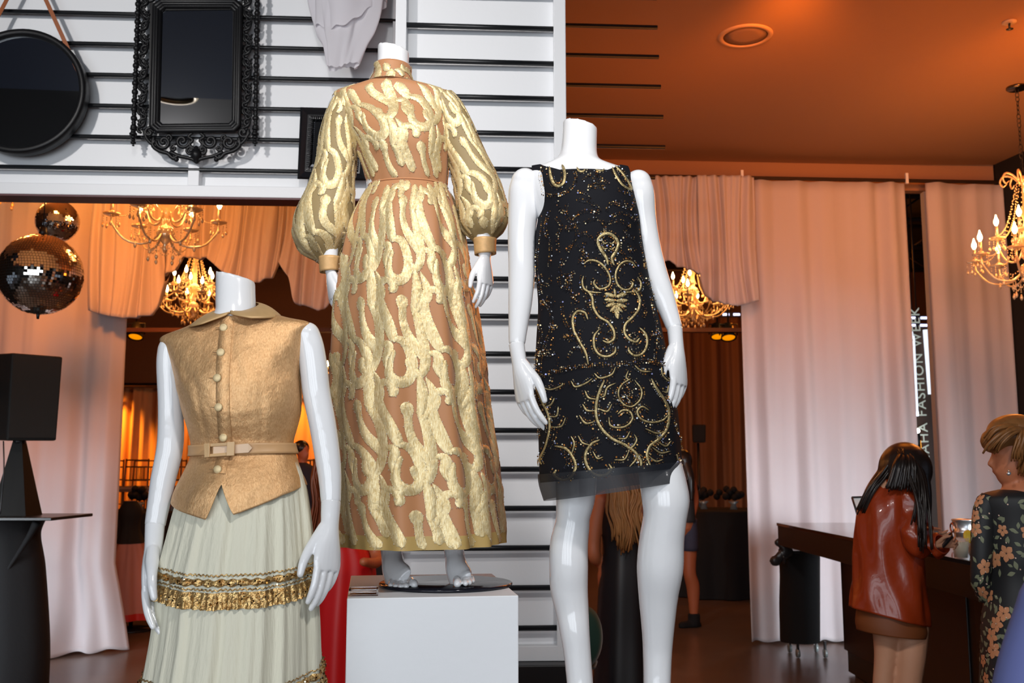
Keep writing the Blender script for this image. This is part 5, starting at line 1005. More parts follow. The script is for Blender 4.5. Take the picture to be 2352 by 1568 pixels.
for lf, R0, v0, v1, nf in ((fd, 92., 1142, 1850, 150), (sl2, 26., 1150, 1368, 16)):
    ts = np.linspace(0, lf.n, 300); Rw = lf.row(ts); vc = (Rw[:, 10]+Rw[:, 12])/2
    f = lambda x, y, off: lf.at(x/R0, np.interp(y, vc, ts), np.broadcast_to(off, np.shape(x))); done = []
    for k in range(nf*40):
        if len(done) >= nf: break
        x, y = r3.uniform(-math.pi*R0, math.pi*R0), r3.uniform(v0, v1)
        if all((x-a)**2+(y-b)**2 >27**2 for a, b in done): done.append((x, y))
    for i, (x, y) in enumerate(done):
        a0 = r3.uniform(0, 6); sz = r3.uniform(14, 22)
        if i % 4 != 3:
            for k in range(5):
                a = a0+k*1.256; d = np.array((math.cos(a), math.sin(a))); ribbon(fl, f, [np.array((x, y))+d*1.5, np.array((x, y))+d*sz*.6, np.array((x, y))+d*sz], [3, sz*.72, 4], 3, (-1, 0, 1), (0, 1, 0), .0004, .0014)
        for k in range(5):
            a = a0+.6+k*1.2+r3.normal(0, .2); d = np.array((math.cos(a), math.sin(a))); o = np.array((x, y))+d*sz*1.15; ln = r3.uniform(13, 22); d2 = np.array((math.cos(a+.5), math.sin(a+.5)))
            ribbon(lv, f, [o, o+d2*ln*.5, o+d2*ln], [1, ln*.5, .8], 3, (-1, 0, 1), (0, 1, 0), .0004, .0010)
        for k in range(3):
            o = np.array((x, y))+r3.normal(0, 15, 2); ribbon(sm, f, [o, o+(1.5, 1), o+(3, 2.5)], [2, 3.5, 2], 2, (-1, 0, 1), (0, 1, 0), .0004, .0013)
fl.out('printed_flowers', mat('print_peach', lin(205, 140, 98), .6, noise=.15, nscale=40), p2, kind='stuff'); lv.out('printed_leaves', mat('print_sage', lin(124, 128, 100), .6, noise=.1, nscale=40), p2, kind='stuff'); sm.out('printed_blossoms', mat('print_cream', lin(222, 188, 168), .6), p2, kind='stuff')
M_BLHAIR = mat('blond_brown_hair', lin(140, 92, 50), .4, noise=.5, nscale=50, stretch=(1, .3, .3))
mb = MB(); hb = P(2330, 1018, Y2+.0)
tube(mb, [P(2284, 1012, Y2), P(2310, 1000, Y2), P(2345, 1005, Y2), P(2375, 1030, Y2)], [.05, .078, .09, .085], 18, 26, [.055, .09, .1, .085], ref=np.array((0, 1., 0)), rnd=True)
tube(mb, [P(2368, 1010, Y2), P(2374, 1050, Y2+.01), P(2362, 1082, Y2+.01)], [.085, .075, .045], 16, 16, rnd=True)
hair2 = obj('hair', fuse(mb, .006, 2), M_BLHAIR, p2)
strand_hair([[P(2350, 985, Y2-.06), P(2320, 982, Y2-.08), P(2290, 992, Y2-.08), P(2271, 1018, Y2-.05)], [P(2365, 990, Y2-.05), P(2330, 988, Y2-.11), P(2300, 1010, Y2-.11), P(2284, 1034, Y2-.08)], [P(2350, 984, Y2-.05), P(2350, 1000, Y2-.12), P(2340, 1030, Y2-.12), P(2338, 1052, Y2-.10)], [P(2375, 995, Y2-.05), P(2368, 1020, Y2-.11), P(2358, 1060, Y2-.1), P(2352, 1085, Y2-.07)]], 'hair_locks', M_BLHAIR, hair2, .009, 90, .010, 4)
t = thing('earring', P(2317, 1084, Y2-.08), 'small sparkling drop earring on the person with short hair', 'earring'); mb = MB(); ball(mb, P(2317, 1087, Y2-.095), .0085, 10, 6); mb.out('stone', mat('ear_stone', (.9, .9, .92, 1), .1, .8), t); mb = MB(); tube(mb, [P(2316, 1078, Y2-.09), P(2317, 1083, Y2-.095)], .002, 6); mb.out('hook', M_CANDLE, t)
# --- woman with long wavy blond hair in the black dress, seen from behind
Y3 = 6.3; M_BLOND = mat('wavy_blond_hair', lin(176, 124, 74), .4, noise=.45, nscale=50, stretch=(1, 1, .15))
p3 = thing('person', (P(1428, 1651, Y3).x, Y3, 0), 'person with long wavy blond hair in a long black dress, seen from behind', 'person')
mb = MB(); head(mb, P(1428, 1062, Y3), .225, 175)
limbs(mb, [([P(1428, 1090, Y3), P(1428, 1140, Y3)], [.055, .06]), ([P(1385, 1150, Y3), P(1428, 1140, Y3), P(1470, 1150, Y3)], [.055, .07, .055]), ([P(1428, 1150, Y3), P(1428, 1240, Y3), P(1428, 1330, Y3)], [.11, .11, .13]),
    ([P(1380, 1150, Y3), P(1369, 1200, Y3-.01), P(1364, 1245, Y3-.02), P(1367, 1282, Y3-.02), P(1385, 1290, Y3+.12)], [.052, .047, .042, .040, .03]), ([P(1476, 1150, Y3), P(1486, 1230, Y3), P(1486, 1285, Y3), P(1475, 1290, Y3+.15)], [.05, .045, .04, .03]),
    ([P(1405, 1320, Y3), P(1405, 1480, Y3), P(1405, 1640, Y3)], [.09, .06, .04]), ([P(1452, 1320, Y3), P(1452, 1480, Y3), P(1452, 1640, Y3)], [.09, .06, .04])])
obj('body', fuse(mb, .011, 3), mat('bronze_skin', lin(188, 108, 70), .5), p3)
bd = Loft([(1392, 1134, 1462, 1134, .08), (1384, 1160, 1474, 1160, .115), (1380, 1210, 1478, 1210, .13), (1384, 1260, 1474, 1260, .12), (1374, 1340, 1484, 1340, .15), (1368, 1450, 1490, 1450, .17), (1362, 1560, 1498, 1560, .2), (1358, 1642, 1502, 1642, .21)], Y3, lambda th, t: .03*np.cos(7*th+.5*t)*np.clip(t/6, 0, 1))
mb = MB(); bd.grid(mb, 70, 50); solid(mb.out('dress', mat('black_satin', (.012, .012, .014, 1), .45), p3), .004)
mb = MB(); ball(mb, P(1428, 1060, Y3), 1., 20, 12, (.11, .12, .125)); hair3 = obj('hair', mb.mesh('hair'), M_BLOND, p3)
G = []
for u0, u1, u2, u3, v3 in ((1405, 1400, 1412, 1420, 1235), (1415, 1412, 1425, 1432, 1262), (1428, 1430, 1440, 1436, 1258), (1440, 1452, 1448, 1460, 1240), (1452, 1468, 1466, 1474, 1215), (1420, 1422, 1434, 1444, 1255)): G.append([P(u0, 1030, Y3-.10), P(u1-6, 1090, Y3-.14), P(u1+7, 1130, Y3-.16), P(u2-5, 1170, Y3-.16), P(u2+6, 1205, Y3-.16), P(u3, v3, Y3-.15)])
strand_hair(G, 'hair_locks', M_BLOND, hair3, .013, 110, .016, 9)
# --- person in shorts walking in the hall
Y4 = 9.9; p4 = thing('person', (P(1566, 1440, Y4).x, Y4, 0), 'person in denim shorts and black ankle boots walking through the hall opening', 'person')
mb = MB(); head(mb, P(1566, 1062, Y4), .22, 120)
limbs(mb, [([P(1566, 1085, Y4), P(1566, 1105, Y4)], [.05, .055]), ([P(1568, 1110, Y4), P(1568, 1150, Y4), P(1568, 1200, Y4)], [.13, .12, .13]), ([P(1582, 1200, Y4), P(1583, 1262, Y4), P(1584, 1315, Y4-.02), P(1592, 1350, Y4), P(1594, 1418, Y4)], [.085, .075, .062, .064, .038]),
    ([P(1558, 1200, Y4), P(1545, 1262, Y4), P(1535, 1315, Y4-.02), P(1530, 1350, Y4), P(1528, 1418, Y4)], [.085, .075, .062, .064, .038]), ([P(1590, 1112, Y4), P(1596, 1150, Y4), P(1590, 1185, Y4-.05)], [.045, .04, .032]), ([P(1545, 1112, Y4), P(1538, 1150, Y4), P(1540, 1185, Y4-.05)], [.045, .04, .032])])
obj('body', fuse(mb, .013, 2), mat('bronze_skin', lin(188, 108, 70), .5), p4)
q4 = Loft([(1552, 1098, 1582, 1098, .08), (1542, 1112, 1596, 1112, .12), (1544, 1150, 1594, 1150, .15), (1542, 1198, 1598, 1198, .16)], Y4); mb = MB(); q4.grid(mb, 40, 20); solid(mb.out('top', mat('charcoal_top', (.03, .028, .03, 1), .8), p4), .005)
for s_, u in ((0, 1584), (1, 1554)):
    q4 = Loft.limb([(u+(-3 if s_ == 0 else 3), 1192, 40, 1.2), (u, 1225, 38, 1.15), (u+(1 if s_ == 0 else -3), 1264, 38, 1.1)], Y4); mb = MB(); q4.grid(mb, 30, 10); solid(mb.out('shorts_leg', mat('denim', lin(66, 70, 92), .8, noise=.2, nscale=60), p4), .005)
for u in (1594, 1528):
    mb = MB(); tube(mb, [P(u, 1408, Y4), P(u, 1428, Y4), P(u-2, 1437, Y4)], [.06, .06, .055], 12, 10); tube(mb, [P(u+6, 1435, Y4+.02), P(u-26, 1437, Y4-.06)], [.05, .045], 12, 8, [.045, .04], rnd=True); me = fuse(mb, .012, 2); 
    co = np.empty(len(me.vertices)*3); me.vertices.foreach_get('co', co); co[2::3] = np.maximum(co[2::3], .003); me.vertices.foreach_set('co', co); obj('boot', me, M_BLKCLOTH, p4)
mb = MB(); ball(mb, P(1566, 1058, Y4), 1., 16, 10, (.105, .11, .12)); tube(mb, [P(1575, 1065, Y4-.06), P(1584, 1100, Y4-.1), P(1588, 1150, Y4-.12)], [.05, .05, .02], 10, 12); obj('hair', fuse(mb, .012, 2), M_DKHAIR, p4)
# --- person in the red dress
Y5 = 6.5; p5 = thing('person', (P(782, 1645, Y5).x, Y5, 0), 'person with auburn hair in a long red dress behind the tall pedestal', 'person')
mb = MB(); head(mb, P(770, 1062, Y5), .225, 170)
limbs(mb, [([P(772, 1085, Y5), P(775, 1135, Y5)], [.055, .06]), ([P(740, 1148, Y5), P(778, 1138, Y5), P(816, 1148, Y5)], [.055, .07, .055]), ([P(780, 1150, Y5), P(782, 1250, Y5), P(784, 1330, Y5)], [.11, .11, .13]), ([P(822, 1150, Y5), P(846, 1215, Y5), P(864, 1272, Y5), P(862, 1292, Y5-.1), P(835, 1290, Y5-.25)], [.05, .047, .042, .036, .028]),
    ([P(738, 1150, Y5), P(722, 1215, Y5), P(716, 1270, Y5), P(725, 1290, Y5-.15)], [.05, .045, .04, .03]), ([P(760, 1330, Y5), P(760, 1635, Y5)], [.08, .04]), ([P(800, 1330, Y5), P(800, 1635, Y5)], [.08, .04])])
obj('body', fuse(mb, .011, 3), mat('bronze_skin', lin(188, 108, 70), .5), p5)
rd = Loft([(748, 1140, 812, 1140, .08), (736, 1165, 824, 1165, .115), (738, 1230, 828, 1230, .12), (734, 1270, 852, 1268, .14), (726, 1320, 862, 1320, .17), (716, 1420, 862, 1420, .2), (708, 1540, 862, 1540, .22), (704, 1636, 866, 1636, .23)], Y5, lambda th, t: .05*np.cos(6*th+.8)*np.clip(t/5, 0, 1)+.02*np.cos(11*th))
mb = MB(); rd.grid(mb, 90, 60); solid(mb.out('dress', mat('red_satin', (.56, .004, .006, 1), .5), p5), .004)
M_AUB = mat('auburn_hair', lin(120, 56, 22), .4, noise=.4, nscale=50, stretch=(1, 1, .15))
mb = MB(); ball(mb, P(770, 1060, Y5), 1., 20, 12, (.112, .12, .125)); hair5 = obj('hair', mb.mesh('hair'), M_AUB, p5)
G = [[P(u0, 1032, Y5-.09), P(u1-4, 1100, Y5-.14), P(u1+4, 1160, Y5-.15), P(u2, 1246, Y5-.14)] for u0, u1, u2 in ((740, 728, 716), (750, 742, 728), (760, 752, 742), (772, 770, 762), (782, 784, 780))]
strand_hair(G, 'hair_locks', M_AUB, hair5, .014, 90, .016, 11)
# --- man in navy standing in the hall
Y6 = 13.; p6 = thing('person', (P(694, 1330, Y6).x, Y6, 0), 'person with short dark hair in a navy jacket standing in the hall', 'person')
mb = MB(); head(mb, P(694, 1036, Y6), .235, 60)
limbs(mb, [([P(694, 1052, Y6), P(694, 1068, Y6)], [.06, .065]), ([P(686, 1190, Y6), P(686, 1335, Y6)], [.09, .05]), ([P(706, 1190, Y6), P(706, 1335, Y6)], [.09, .05])]); obj('body', fuse(mb, .016, 2), MATS['bronze_skin'], p6)
q6 = Loft([(686, 1062, 704, 1062, .08), (668, 1074, 722, 1074, .13), (664, 1100, 728, 1100, .15), (668, 1150, 724, 1150, .15), (668, 1200, 724, 1200, .16)], Y6); mb = MB(); q6.grid(mb, 40, 24); solid(mb.out('jacket', mat('navy_cloth', (.012, .016, .035, 1), .8), p6), .005)
for u in (667, 726):
    q6 = Loft.limb([(u+(6 if u < 690 else -6), 1078, 18, 1.), (u, 1120, 18, 1.), (u, 1165, 15, 1.)], Y6); mb = MB(); q6.grid(mb, 20, 12); mb.out('jacket_sleeve', MATS['navy_cloth'], p6)
for u in (685, 707):
    q6 = Loft.limb([(u, 1195, 26, 1.), (u, 1260, 22, 1.), (u, 1338, 20, 1.)], Y6); mb = MB(); q6.grid(mb, 20, 12); mb.out('trouser_leg', M_BLKCLOTH, p6)
mb = MB(); ball(mb, P(692, 1028, Y6+.02), 1., 16, 10, (.105, .115, .10)); obj('hair', mb.mesh('hair'), M_DKHAIR, p6)
# --- shoulder of a passer-by in pale blue, close to the camera
Y7 = 1.55; p7 = thing('person', (1.0, Y7, 0), 'blurred person in a pale blue top passing close by', 'person')
cx7 = 1.0
mb = MB(); head(mb, (cx7, Y7, 1.57), .22, 180)
limbs(mb, [([(cx7, Y7, 1.46), (cx7, Y7, 1.36)], [.055, .06]), ([(cx7, Y7, 1.3), (cx7, Y7, 1.0), (cx7, Y7, .85)], [.1, .1, .13]), ([(cx7-.08, Y7, .85), (cx7-.08, Y7, .45), (cx7-.08, Y7, .04)], [.08, .06, .04]), ([(cx7+.08, Y7, .85), (cx7+.08, Y7, .45), (cx7+.08, Y7, .04)], [.08, .06, .04])]); obj('body', fuse(mb, .012, 2), MATS['fair_skin'], p7)
M_BLUE = mat('pale_blue_knit', lin(104, 112, 168), .8)
def ring7(rows):
    th = np.linspace(0, 2*math.pi, 40, endpoint=False); return np.array([[(cx7+x+a*math.cos(q), Y7+b*math.sin(q), z) for q in th] for x, a, b, z in rows])
mb = MB(); mb.rings(cat_rom(ring7([(0, .065, .07, 1.415), (0, .12, .09, 1.375), (0, .165, .11, 1.335), (0, .2, .125, 1.27), (0, .215, .135, 1.15), (0, .205, .13, 1.0), (0, .215, .14, .82)]).reshape(7, -1), 40).reshape(40, 40, 3), cap=False); solid(mb.out('top', M_BLUE, p7), .005)
for s_ in (-1, 1): mb = MB(); tube(mb, [(cx7+s_*.17, Y7, 1.30), (cx7+s_*.22, Y7, 1.15), (cx7+s_*.24, Y7-.02, 1.0), (cx7+s_*.23, Y7-.06, .82)], [.055, .058, .05, .042], 16, 24, rnd=True); mb.out('top_sleeve', M_BLUE, p7)
for s_ in (-1, 1): mb = MB(); tube(mb, [(cx7+s_*.09, Y7, .84), (cx7+s_*.09, Y7, .45), (cx7+s_*.09, Y7, .03)], [.105, .08, .06], 16, 12); mb.out('trouser_leg', mat('navy_cloth', (.012, .016, .035, 1), .8), p7)
mb = MB(); ball(mb, (cx7, Y7-.005, 1.60), 1., 20, 12, (.088, .105, .10)); h7 = obj('hair', mb.mesh('hair'), M_DKHAIR, p7)
strand_hair([[(cx7+.01*math.cos(a), Y7+.01*math.sin(a), 1.70), (cx7+.075*math.cos(a), Y7+.085*math.sin(a), 1.665), (cx7+.10*math.cos(a), Y7+.115*math.sin(a), 1.59), (cx7+.09*math.cos(a), Y7+.10*math.sin(a), 1.48)] for a in np.linspace(math.pi-.5, 2*math.pi+.5, 16)], 'hair_locks', M_DKHAIR, h7, .013, 120, .006, 21)
# ---------------------------------------------------------------- bar
M_BAR = mat('bar_black', (.010, .009, .010, 1), .12, coat=.6)
M_BARSIDE = mat('bar_side', (.008, .007, .007, 1), .4)
BX, BZ = 2.14, 1.08
t = thing('bar_counter', (2.6, 6.0, 0), 'long glossy black bar counter in front of the sheer drapes', 'bar counter')
mb = MB(); mb.box((BX+.37, 5.7, BZ-.012), (.37, 2.48, .012)); mb.out('counter_top', M_BAR, t, smooth=False, bevel=.003)
mb = MB(); mb.box((BX+.37, 5.7, BZ-.10), (.362, 2.472, .075)); mb.out('fascia', M_BARSIDE, t, smooth=False)
mb = MB(); mb.box((BX+.54, 5.45, .46), (.18, 2.2, .44)); mb.out('base_cabinet', M_BARSIDE, t, smooth=False)
mb = MB(); mb.box((BX+.54, 5.45, .01), (.15, 2.15, .0099)); mb.out('toe_kick', M_BARSIDE, t, smooth=False)
for y in (3.9, 5.0, 6.1, 7.2):
    mb = MB(); mb.box((BX+.355, y, .50), (.006, .5, .33)); mb.out('front_panel', mat('bar_panel', (.018, .012, .012, 1), .25), t, smooth=False, bevel=.004)
mb = MB(); lathe(mb, [(.004, 0), (.018, .004), (.022, .02), (.010, .03)], (BX+.3, 7.35, BZ-.12), 12, Matrix.Rotation(-math.pi/2, 3, 'Y')); mb.out('brass_plate', mat('brass', (.5, .33, .12, 1), .3, 1.), t)
# cloth covered trolley at the head of the bar
t = thing('trolley', (2.40, 8.42, 0), 'black cloth covered trolley on clear castors at the head of the bar', 'trolley')
lf = Loft([(1790, 1262, 1880, 1262, .16), (1793, 1320, 1880, 1320, .155), (1792, 1390, 1880, 1390, .16), (1794, 1472, 1880, 1472, .16)], 8.42, lambda th, t: .05*np.sign(np.cos(2*th))*np.abs(np.cos(2*th))**.5*-.6+.015*np.cos(9*th))
mb = MB(); lf.grid(mb, 60, 24); mb.out('cloth_cover', M_BLKCLOTH, t)
ztop = P(1830, 1262, 8.42).z; mb = MB(); mb.box((2.42, 8.42, ztop-.01), (.14, .15, .012)); mb.out('tray', M_BARSIDE, t, smooth=False)
for x, y in ((2.31, 8.30), (2.53, 8.30), (2.31, 8.54), (2.53, 8.54)):
    mb = MB(); lathe(mb, [(.008, -.012), (.034, -.012), (.036, 0), (.034, .012), (.008, .012)], (x, y, .0365), 16, Matrix.Rotation(math.pi/2, 3, 'Y')); cst = mb.out('castor', mat('castor_clear', (.35, .4, .4, 1), .1, .3), t)
    mb = MB(); mb.box((x, y, .085), (.006, .02, .045)); mb.out('fork', M_ROD, cst, smooth=False)
t = thing('ruffled_bag', P(1803, 1262, 8.36), 'crumpled dark grey plastic bag on the edge of the trolley', 'bag')
mb = MB(); r_ = np.random.default_rng(2)
for k in range(11): q = P(1803+r_.normal(0, 9), 1266+r_.normal(0, 12), 8.28); ball(mb, q, .035+.02*r_.random(), 10, 7, (1, .6, .9))
obj('sack', fuse(mb, .012, 1), mat('grey_plastic', (.035, .036, .038, 1), .3), t); mb = MB(); tube(mb, [P(1795, 1280, 8.3), P(1802, 1292, 8.27), P(1800, 1276, 8.24)], .012, 8, 10); mb.out('knot', MATS['grey_plastic'], t)
# drink, jar, bucket and card on the bar
M_GLASS = mat('drink_glass', (.95, .96, .97, 1), .05, alpha=.22)
q = PZ(2208, 1283, BZ); t = thing('drink_glass', q, 'tumbler of cloudy yellow cocktail with a lemon slice on the bar', 'glass')
mb = MB(); lathe(mb, [(.030, 0), (.041, .10), (.0385, .10), (.028, .006)], q, 28, cap=True); mb.out('tumbler', M_GLASS, t)
mb = MB(); lathe(mb, [(.0275, .007), (.0365, .082), (.002, .083)], q, 24); mb.out('cocktail', mat('cocktail', (.82, .72, .46, 1), .35), t)
mb = MB(); lathe(mb, [(.003, -.004), (.03, -.004), (.032, 0), (.03, .004), (.003, .004)], q+Vector((.043, 0, .105)), 20, Matrix.Rotation(1.3, 3, 'X') @ Matrix.Rotation(.3, 3, 'Y')); mb.out('lemon_slice', mat('lemon', (.92, .62, .05, 1), .4), t)
for k in range(4):
    mb = MB(); mb.box(q+Vector((.013*math.cos(k*1.7), .013*math.sin(k*1.7), .085)), (.010, .010, .010), Matrix.Rotation(k, 3, 'X') @ Matrix.Rotation(k*.7, 3, 'Z')); mb.out('ice_cube', M_GLASS, t, smooth=False, bevel=.002)
q = PZ(2232, 1292, BZ); t = thing('glass_jar', q, 'ridged clear glass jar standing behind the cocktail tumbler', 'jar')
mb = MB(); lathe(mb, [(.035, 0), (.048, .02), (.05, .08), (.044, .11), (.047, .115), (.044, .115), (.041, .108), (.046, .08), (.044, .02), (.01, .006)], q+Vector((.16, .28, 0)), 10); mb.out('jar_body', mat('jar_glass', (.8, .85, .78, 1), .08, alpha=.4), t)
mb = MB(); lathe(mb, [(.038, .012), (.041, .055), (.01, .056)], q+Vector((.16, .28, 0)), 12); mb.out('garnish', mat('garnish', (.35, .36, .2, 1), .5, noise=.5, nscale=60), t)
q = PZ(2218, 1245, BZ); t = thing('ice_bucket', q, 'polished steel ice bucket with ring handles on the bar', 'bucket')
mb = MB(); lathe(mb, [(.038, 0), (.058, .004), (.062, .05), (.066, .055), (.066, .065), (.062, .068), (.07, .125), (.075, .13), (.072, .135), (.066, .128), (.055, .01)], q, 32); mb.out('pail', mat('steel', (.72, .73, .76, 1), .3, .9), t)
for s_ in (-1, 1):
    an = np.linspace(0, 2*math.pi, 16); mb = MB(); tube(mb, [q+Vector((s_*.076, .022*math.cos(a), .085+.026*math.sin(a))) for a in an], .005, 6); mb.out('ring_handle', mat('copper', (.45, .2, .13, 1), .3, 1.), t)
q = PZ(2136, 1262, BZ)+Vector((.02, .55, 0)); t = thing('shot_glass', q, 'small clear glass beside the hands of the person in leather', 'glass')
mb = MB(); lathe(mb, [(.02, 0), (.026, .07), (.0235, .07), (.018, .01)], q, 20); mb.out('cup', M_GLASS, t); mb = MB(); lathe(mb, [(.0175, .011), (.021, .04), (.002, .041)], q, 16); mb.out('liquid', mat('clear_drink', (.9, .9, .85, 1), .1, trans=.9), t)
t = thing('card_sign', P(1976, 1178, 5.6), 'small white card in a thin black frame propped on the bar', 'sign')
qd = [P(1957, 1142, 5.6), P(2010, 1140, 5.66), P(2026, 1196, 5.62), P(1975, 1200, 5.56)]
mb = MB(); qq = [p+Vector((0, .012, 0)) for p in qd]; mb.add(qd+qq, [(3, 2, 1, 0), (4, 5, 6, 7), (0, 1, 5, 4), (1, 2, 6, 5), (2, 3, 7, 6), (3, 0, 4, 7)]); mb.out('card', mat('card_white', (.8, .8, .78, 1), .6), t, smooth=False)
mb = MB()
for a, b in ((0, 1), (1, 2), (2, 3), (3, 0)): tube(mb, [qd[a], qd[b]], .006, 6)
mb.out('frame', M_ROD, t); mb = MB(); lo = (qd[2]+qd[3])/2; tube(mb, [lo, Vector((lo.x+.14, lo.y, BZ+.06)), Vector((lo.x+.19, lo.y, BZ+.01))], .007, 6, 10); lathe(mb, [(.06, .0), (.06, .01), (.01, .012)], (lo.x+.2, lo.y, BZ), 20); mb.out('stand', M_ROD, t)
# ---------------------------------------------------------------- hall beyond the drapes
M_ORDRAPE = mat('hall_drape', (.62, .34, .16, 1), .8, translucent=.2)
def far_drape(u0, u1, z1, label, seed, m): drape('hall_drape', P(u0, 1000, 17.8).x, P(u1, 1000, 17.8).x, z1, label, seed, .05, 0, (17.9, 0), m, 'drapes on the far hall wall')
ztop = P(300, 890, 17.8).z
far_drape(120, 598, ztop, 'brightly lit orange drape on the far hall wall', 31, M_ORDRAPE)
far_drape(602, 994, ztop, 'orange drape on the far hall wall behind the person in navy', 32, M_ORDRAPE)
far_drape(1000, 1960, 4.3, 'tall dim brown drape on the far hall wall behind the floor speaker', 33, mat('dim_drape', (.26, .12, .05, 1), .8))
mb = MB(); tube(mb, [P(100, 883, 17.55), P(1010, 883, 17.55)], .03, 8); t = thing('drape_pole', P(550, 883, 17.55), 'dark pole along the top of the orange hall drapes', 'pole'); mb.out('pole', M_ROD, t)
for u in (140, 560, 990): q = P(u, 883, 17.55); mb = MB(); tube(mb, [q, (q.x, 18.3, q.z)], .02, 6); mb.out('bracket', M_ROD, t)
M_TRUSS = mat('truss_metal', (.05, .04, .035, 1), .5, .4)
def truss(x0, x1, y, z, label, ang=0., h=.3):
    t = thing('roof_truss', ((x0+x1)/2, y, z), label, 'truss', 'black roof trusses of the hall')
    for nm, dz in (('bottom_chord', 0), ('top_chord', h)): mb = MB(); tube(mb, [(x0, y-ang, z+dz), (x1, y+ang, z+dz)], .03, 6); mb.out(nm, M_TRUSS, t)
    n = int((x1-x0)/.45)
    for k in range(n): a = x0+(x1-x0)*k/n; b = x0+(x1-x0)*(k+1)/n; f = lambda x: y-ang+2*ang*(x-x0)/(x1-x0); mb = MB(); tube(mb, [(a, f(a), z+(0 if k % 2 else h)), (b, f(b), z+(h if k % 2 else 0))], .014, 5); mb.out('web_bar', M_TRUSS, t)
for i, (y, z) in enumerate(((10.2, 4.75), (11.3, 4.72), (12.5, 4.7), (14., 4.68), (15.6, 4.66))):
    truss(-8.5, 8.5, y, z, ['black lattice truss just behind the swags', 'second black lattice truss behind the swags', 'third black lattice truss over the hall chandeliers', 'fourth black lattice truss over the hall', 'last black lattice truss before the orange drapes'][i])
mb = MB(); q = P(660, 762, 12.3); mb.box((0, 12.3, q.z+.02), (8.5, .05, .025)); mb.out('orange_beam', mat('rust_beam', (.12, .04, .02, 1), .6), smooth=False, label='rust coloured beam spanning the hall under the trusses', cat='beam')
def stage_light(u, v, Y, label, lit):
    c = P(u, v, Y); t = thing('stage_light', c, label, 'stage light', 'stage lights on the hall trusses')
    mb = MB(); R = Matrix.Rotation(math.radians(158), 3, 'X'); lathe(mb, [(.03, -.16), (.07, -.15), (.09, 0), (.10, .04), (.085, .04), (.07, .01)], c, 18, R); mb.out('can', M_ROD, t)
    mb = MB(); lathe(mb, [(.084, .03), (.01, .032)], c, 16, R); mb.out('lens', mat('amber_lens', (1, .4, .05, 1), .4, emit=1.0, emitcol=(1, .3, .0, 1)), t)
    mb = MB(); tube(mb, [c+Vector((-.11, 0, 0)), c+Vector((-.11, 0, .14)), c+Vector((.11, 0, .14)), c+Vector((.11, 0, 0))], .01, 6); tube(mb, [c+Vector((0, 0, .14)), Vector((c.x, c.y, 5.2))], .012, 6); mb.out('yoke', M_ROD, t)
stage_light(312, 768, 12.4, 'stage light with amber lens seen beside the left drape', 1)
stage_light(1673, 770, 12.4, 'stage light with amber lens seen beside the wide drape panel', 1)
stage_light(1648, 768, 13.2, 'dark stage light next to the hall chandelier on the right', 0)
# lit truss with cool led strips
def led(u0, u1, v, Y, label):
    t = thing('led_batten', P(u0, v, Y), label, 'led batten', 'cool led battens in the hall'); a, b = P(u0, v, Y), P(u1, v, Y)
    mb = MB(); mb.box((a+b)/2+Vector((0, .03, 0)), ((b.x-a.x)/2, .03, .03)); mb.out('housing', M_TRUSS, t, smooth=False)
    mb = MB(); h_ = (a+b)/2+Vector((0, .03, .03)); tube(mb, [h_, (h_.x, h_.y, 5.2)], .01, 6); mb.out('hanger', M_TRUSS, t)
    n = max(2, int((b.x-a.x)/.12))
    for k in range(n): mb = MB(); mb.box(a.lerp(b, (k+.5)/n)+Vector((0, -.005, 0)), ((b.x-a.x)/n*.3, .006, .014)); mb.out('led', mat('cool_led', (.7, .75, 1, 1), .4, emit=3.2 if k % 2 else 3., emitcol=(.62, .64, 1, 1)), t, smooth=False)
led(2060, 2134, 730, 12.2, 'cool led batten over the lit sign'); led(2080, 2136, 747, 12., 'lower cool led batten just above the lit sign'); led(1655, 1704, 722, 13., 'cool led batten at the edge of the right hall opening')
# lit sign seen through the gap between the drapes
YB = 11.6
M_LETTER = mat('sign_letters', (.55, .62, .55, 1), .5, emit=.35, emitcol=(.75, .85, .75, 1)); M_PANEL = mat('sign_white', (.85, .9, 1, 1), .5, emit=1.1, emitcol=(.8, .88, 1, 1)); M_SIGN = mat('sign_board', (.07, .028, .010, 1), .5)
t = thing('sign_board', (P(2108, 1250, YB).x, YB, 0), 'tall dark sign with upright pale lettering and white panels', 'sign')
bq = [P(2040, 752, YB+.05), P(2160, 752, YB+.05), P(2180, 1200, YB+.05), P(2060, 1200, YB+.05)]; bq[2].z = bq[3].z = 0.; mb = MB(); mb.add(bq+[p+Vector((0, .05, 0)) for p in bq], [(3, 2, 1, 0), (4, 5, 6, 7), (0, 1, 5, 4), (1, 2, 6, 5), (2, 3, 7, 6), (3, 0, 4, 7)]); mb.out('board', M_SIGN, t, smooth=False)
fc = bpy.data.curves.new('lettering', 'FONT'); fc.body = 'OMAHA FASHION WEEK'; fc.size = 1.; fc.extrude = .004; fc.space_character = 1.16; fo = bpy.data.objects.new('tmp', fc); COL.objects.link(fo)
dg = bpy.context.evaluated_depsgraph_get(); dg.update(); me = bpy.data.meshes.new_from_object(fo.evaluated_get(dg)); bpy.data.objects.remove(fo)
co = np.empty(len(me.vertices)*3); me.vertices.foreach_get('co', co); co = co.reshape(-1, 3); wd = co[:, 0].max(); a, b = P(2138, 1098, YB), P(2110, 706, YB); ex = b-a; ey = Vector((-ex.z, 0, ex.x)).normalized(); capw = 20.5*MPP(2120, 900, YB)/.7
W3 = np.array([tuple(a+ex*(p[0]/wd)+ey*(p[1]*capw)+Vector((0, -.004+p[2], 0))) for p in co]); 
par = list(range(len(W3)))
def root(i):
    while par[i] != i: par[i] = par[par[i]]; i = par[i]
    return i
for p_ in me.polygons:
    v_ = list(p_.vertices)
    for k in v_[1:]: par[root(k)] = root(v_[0])
comp = {}
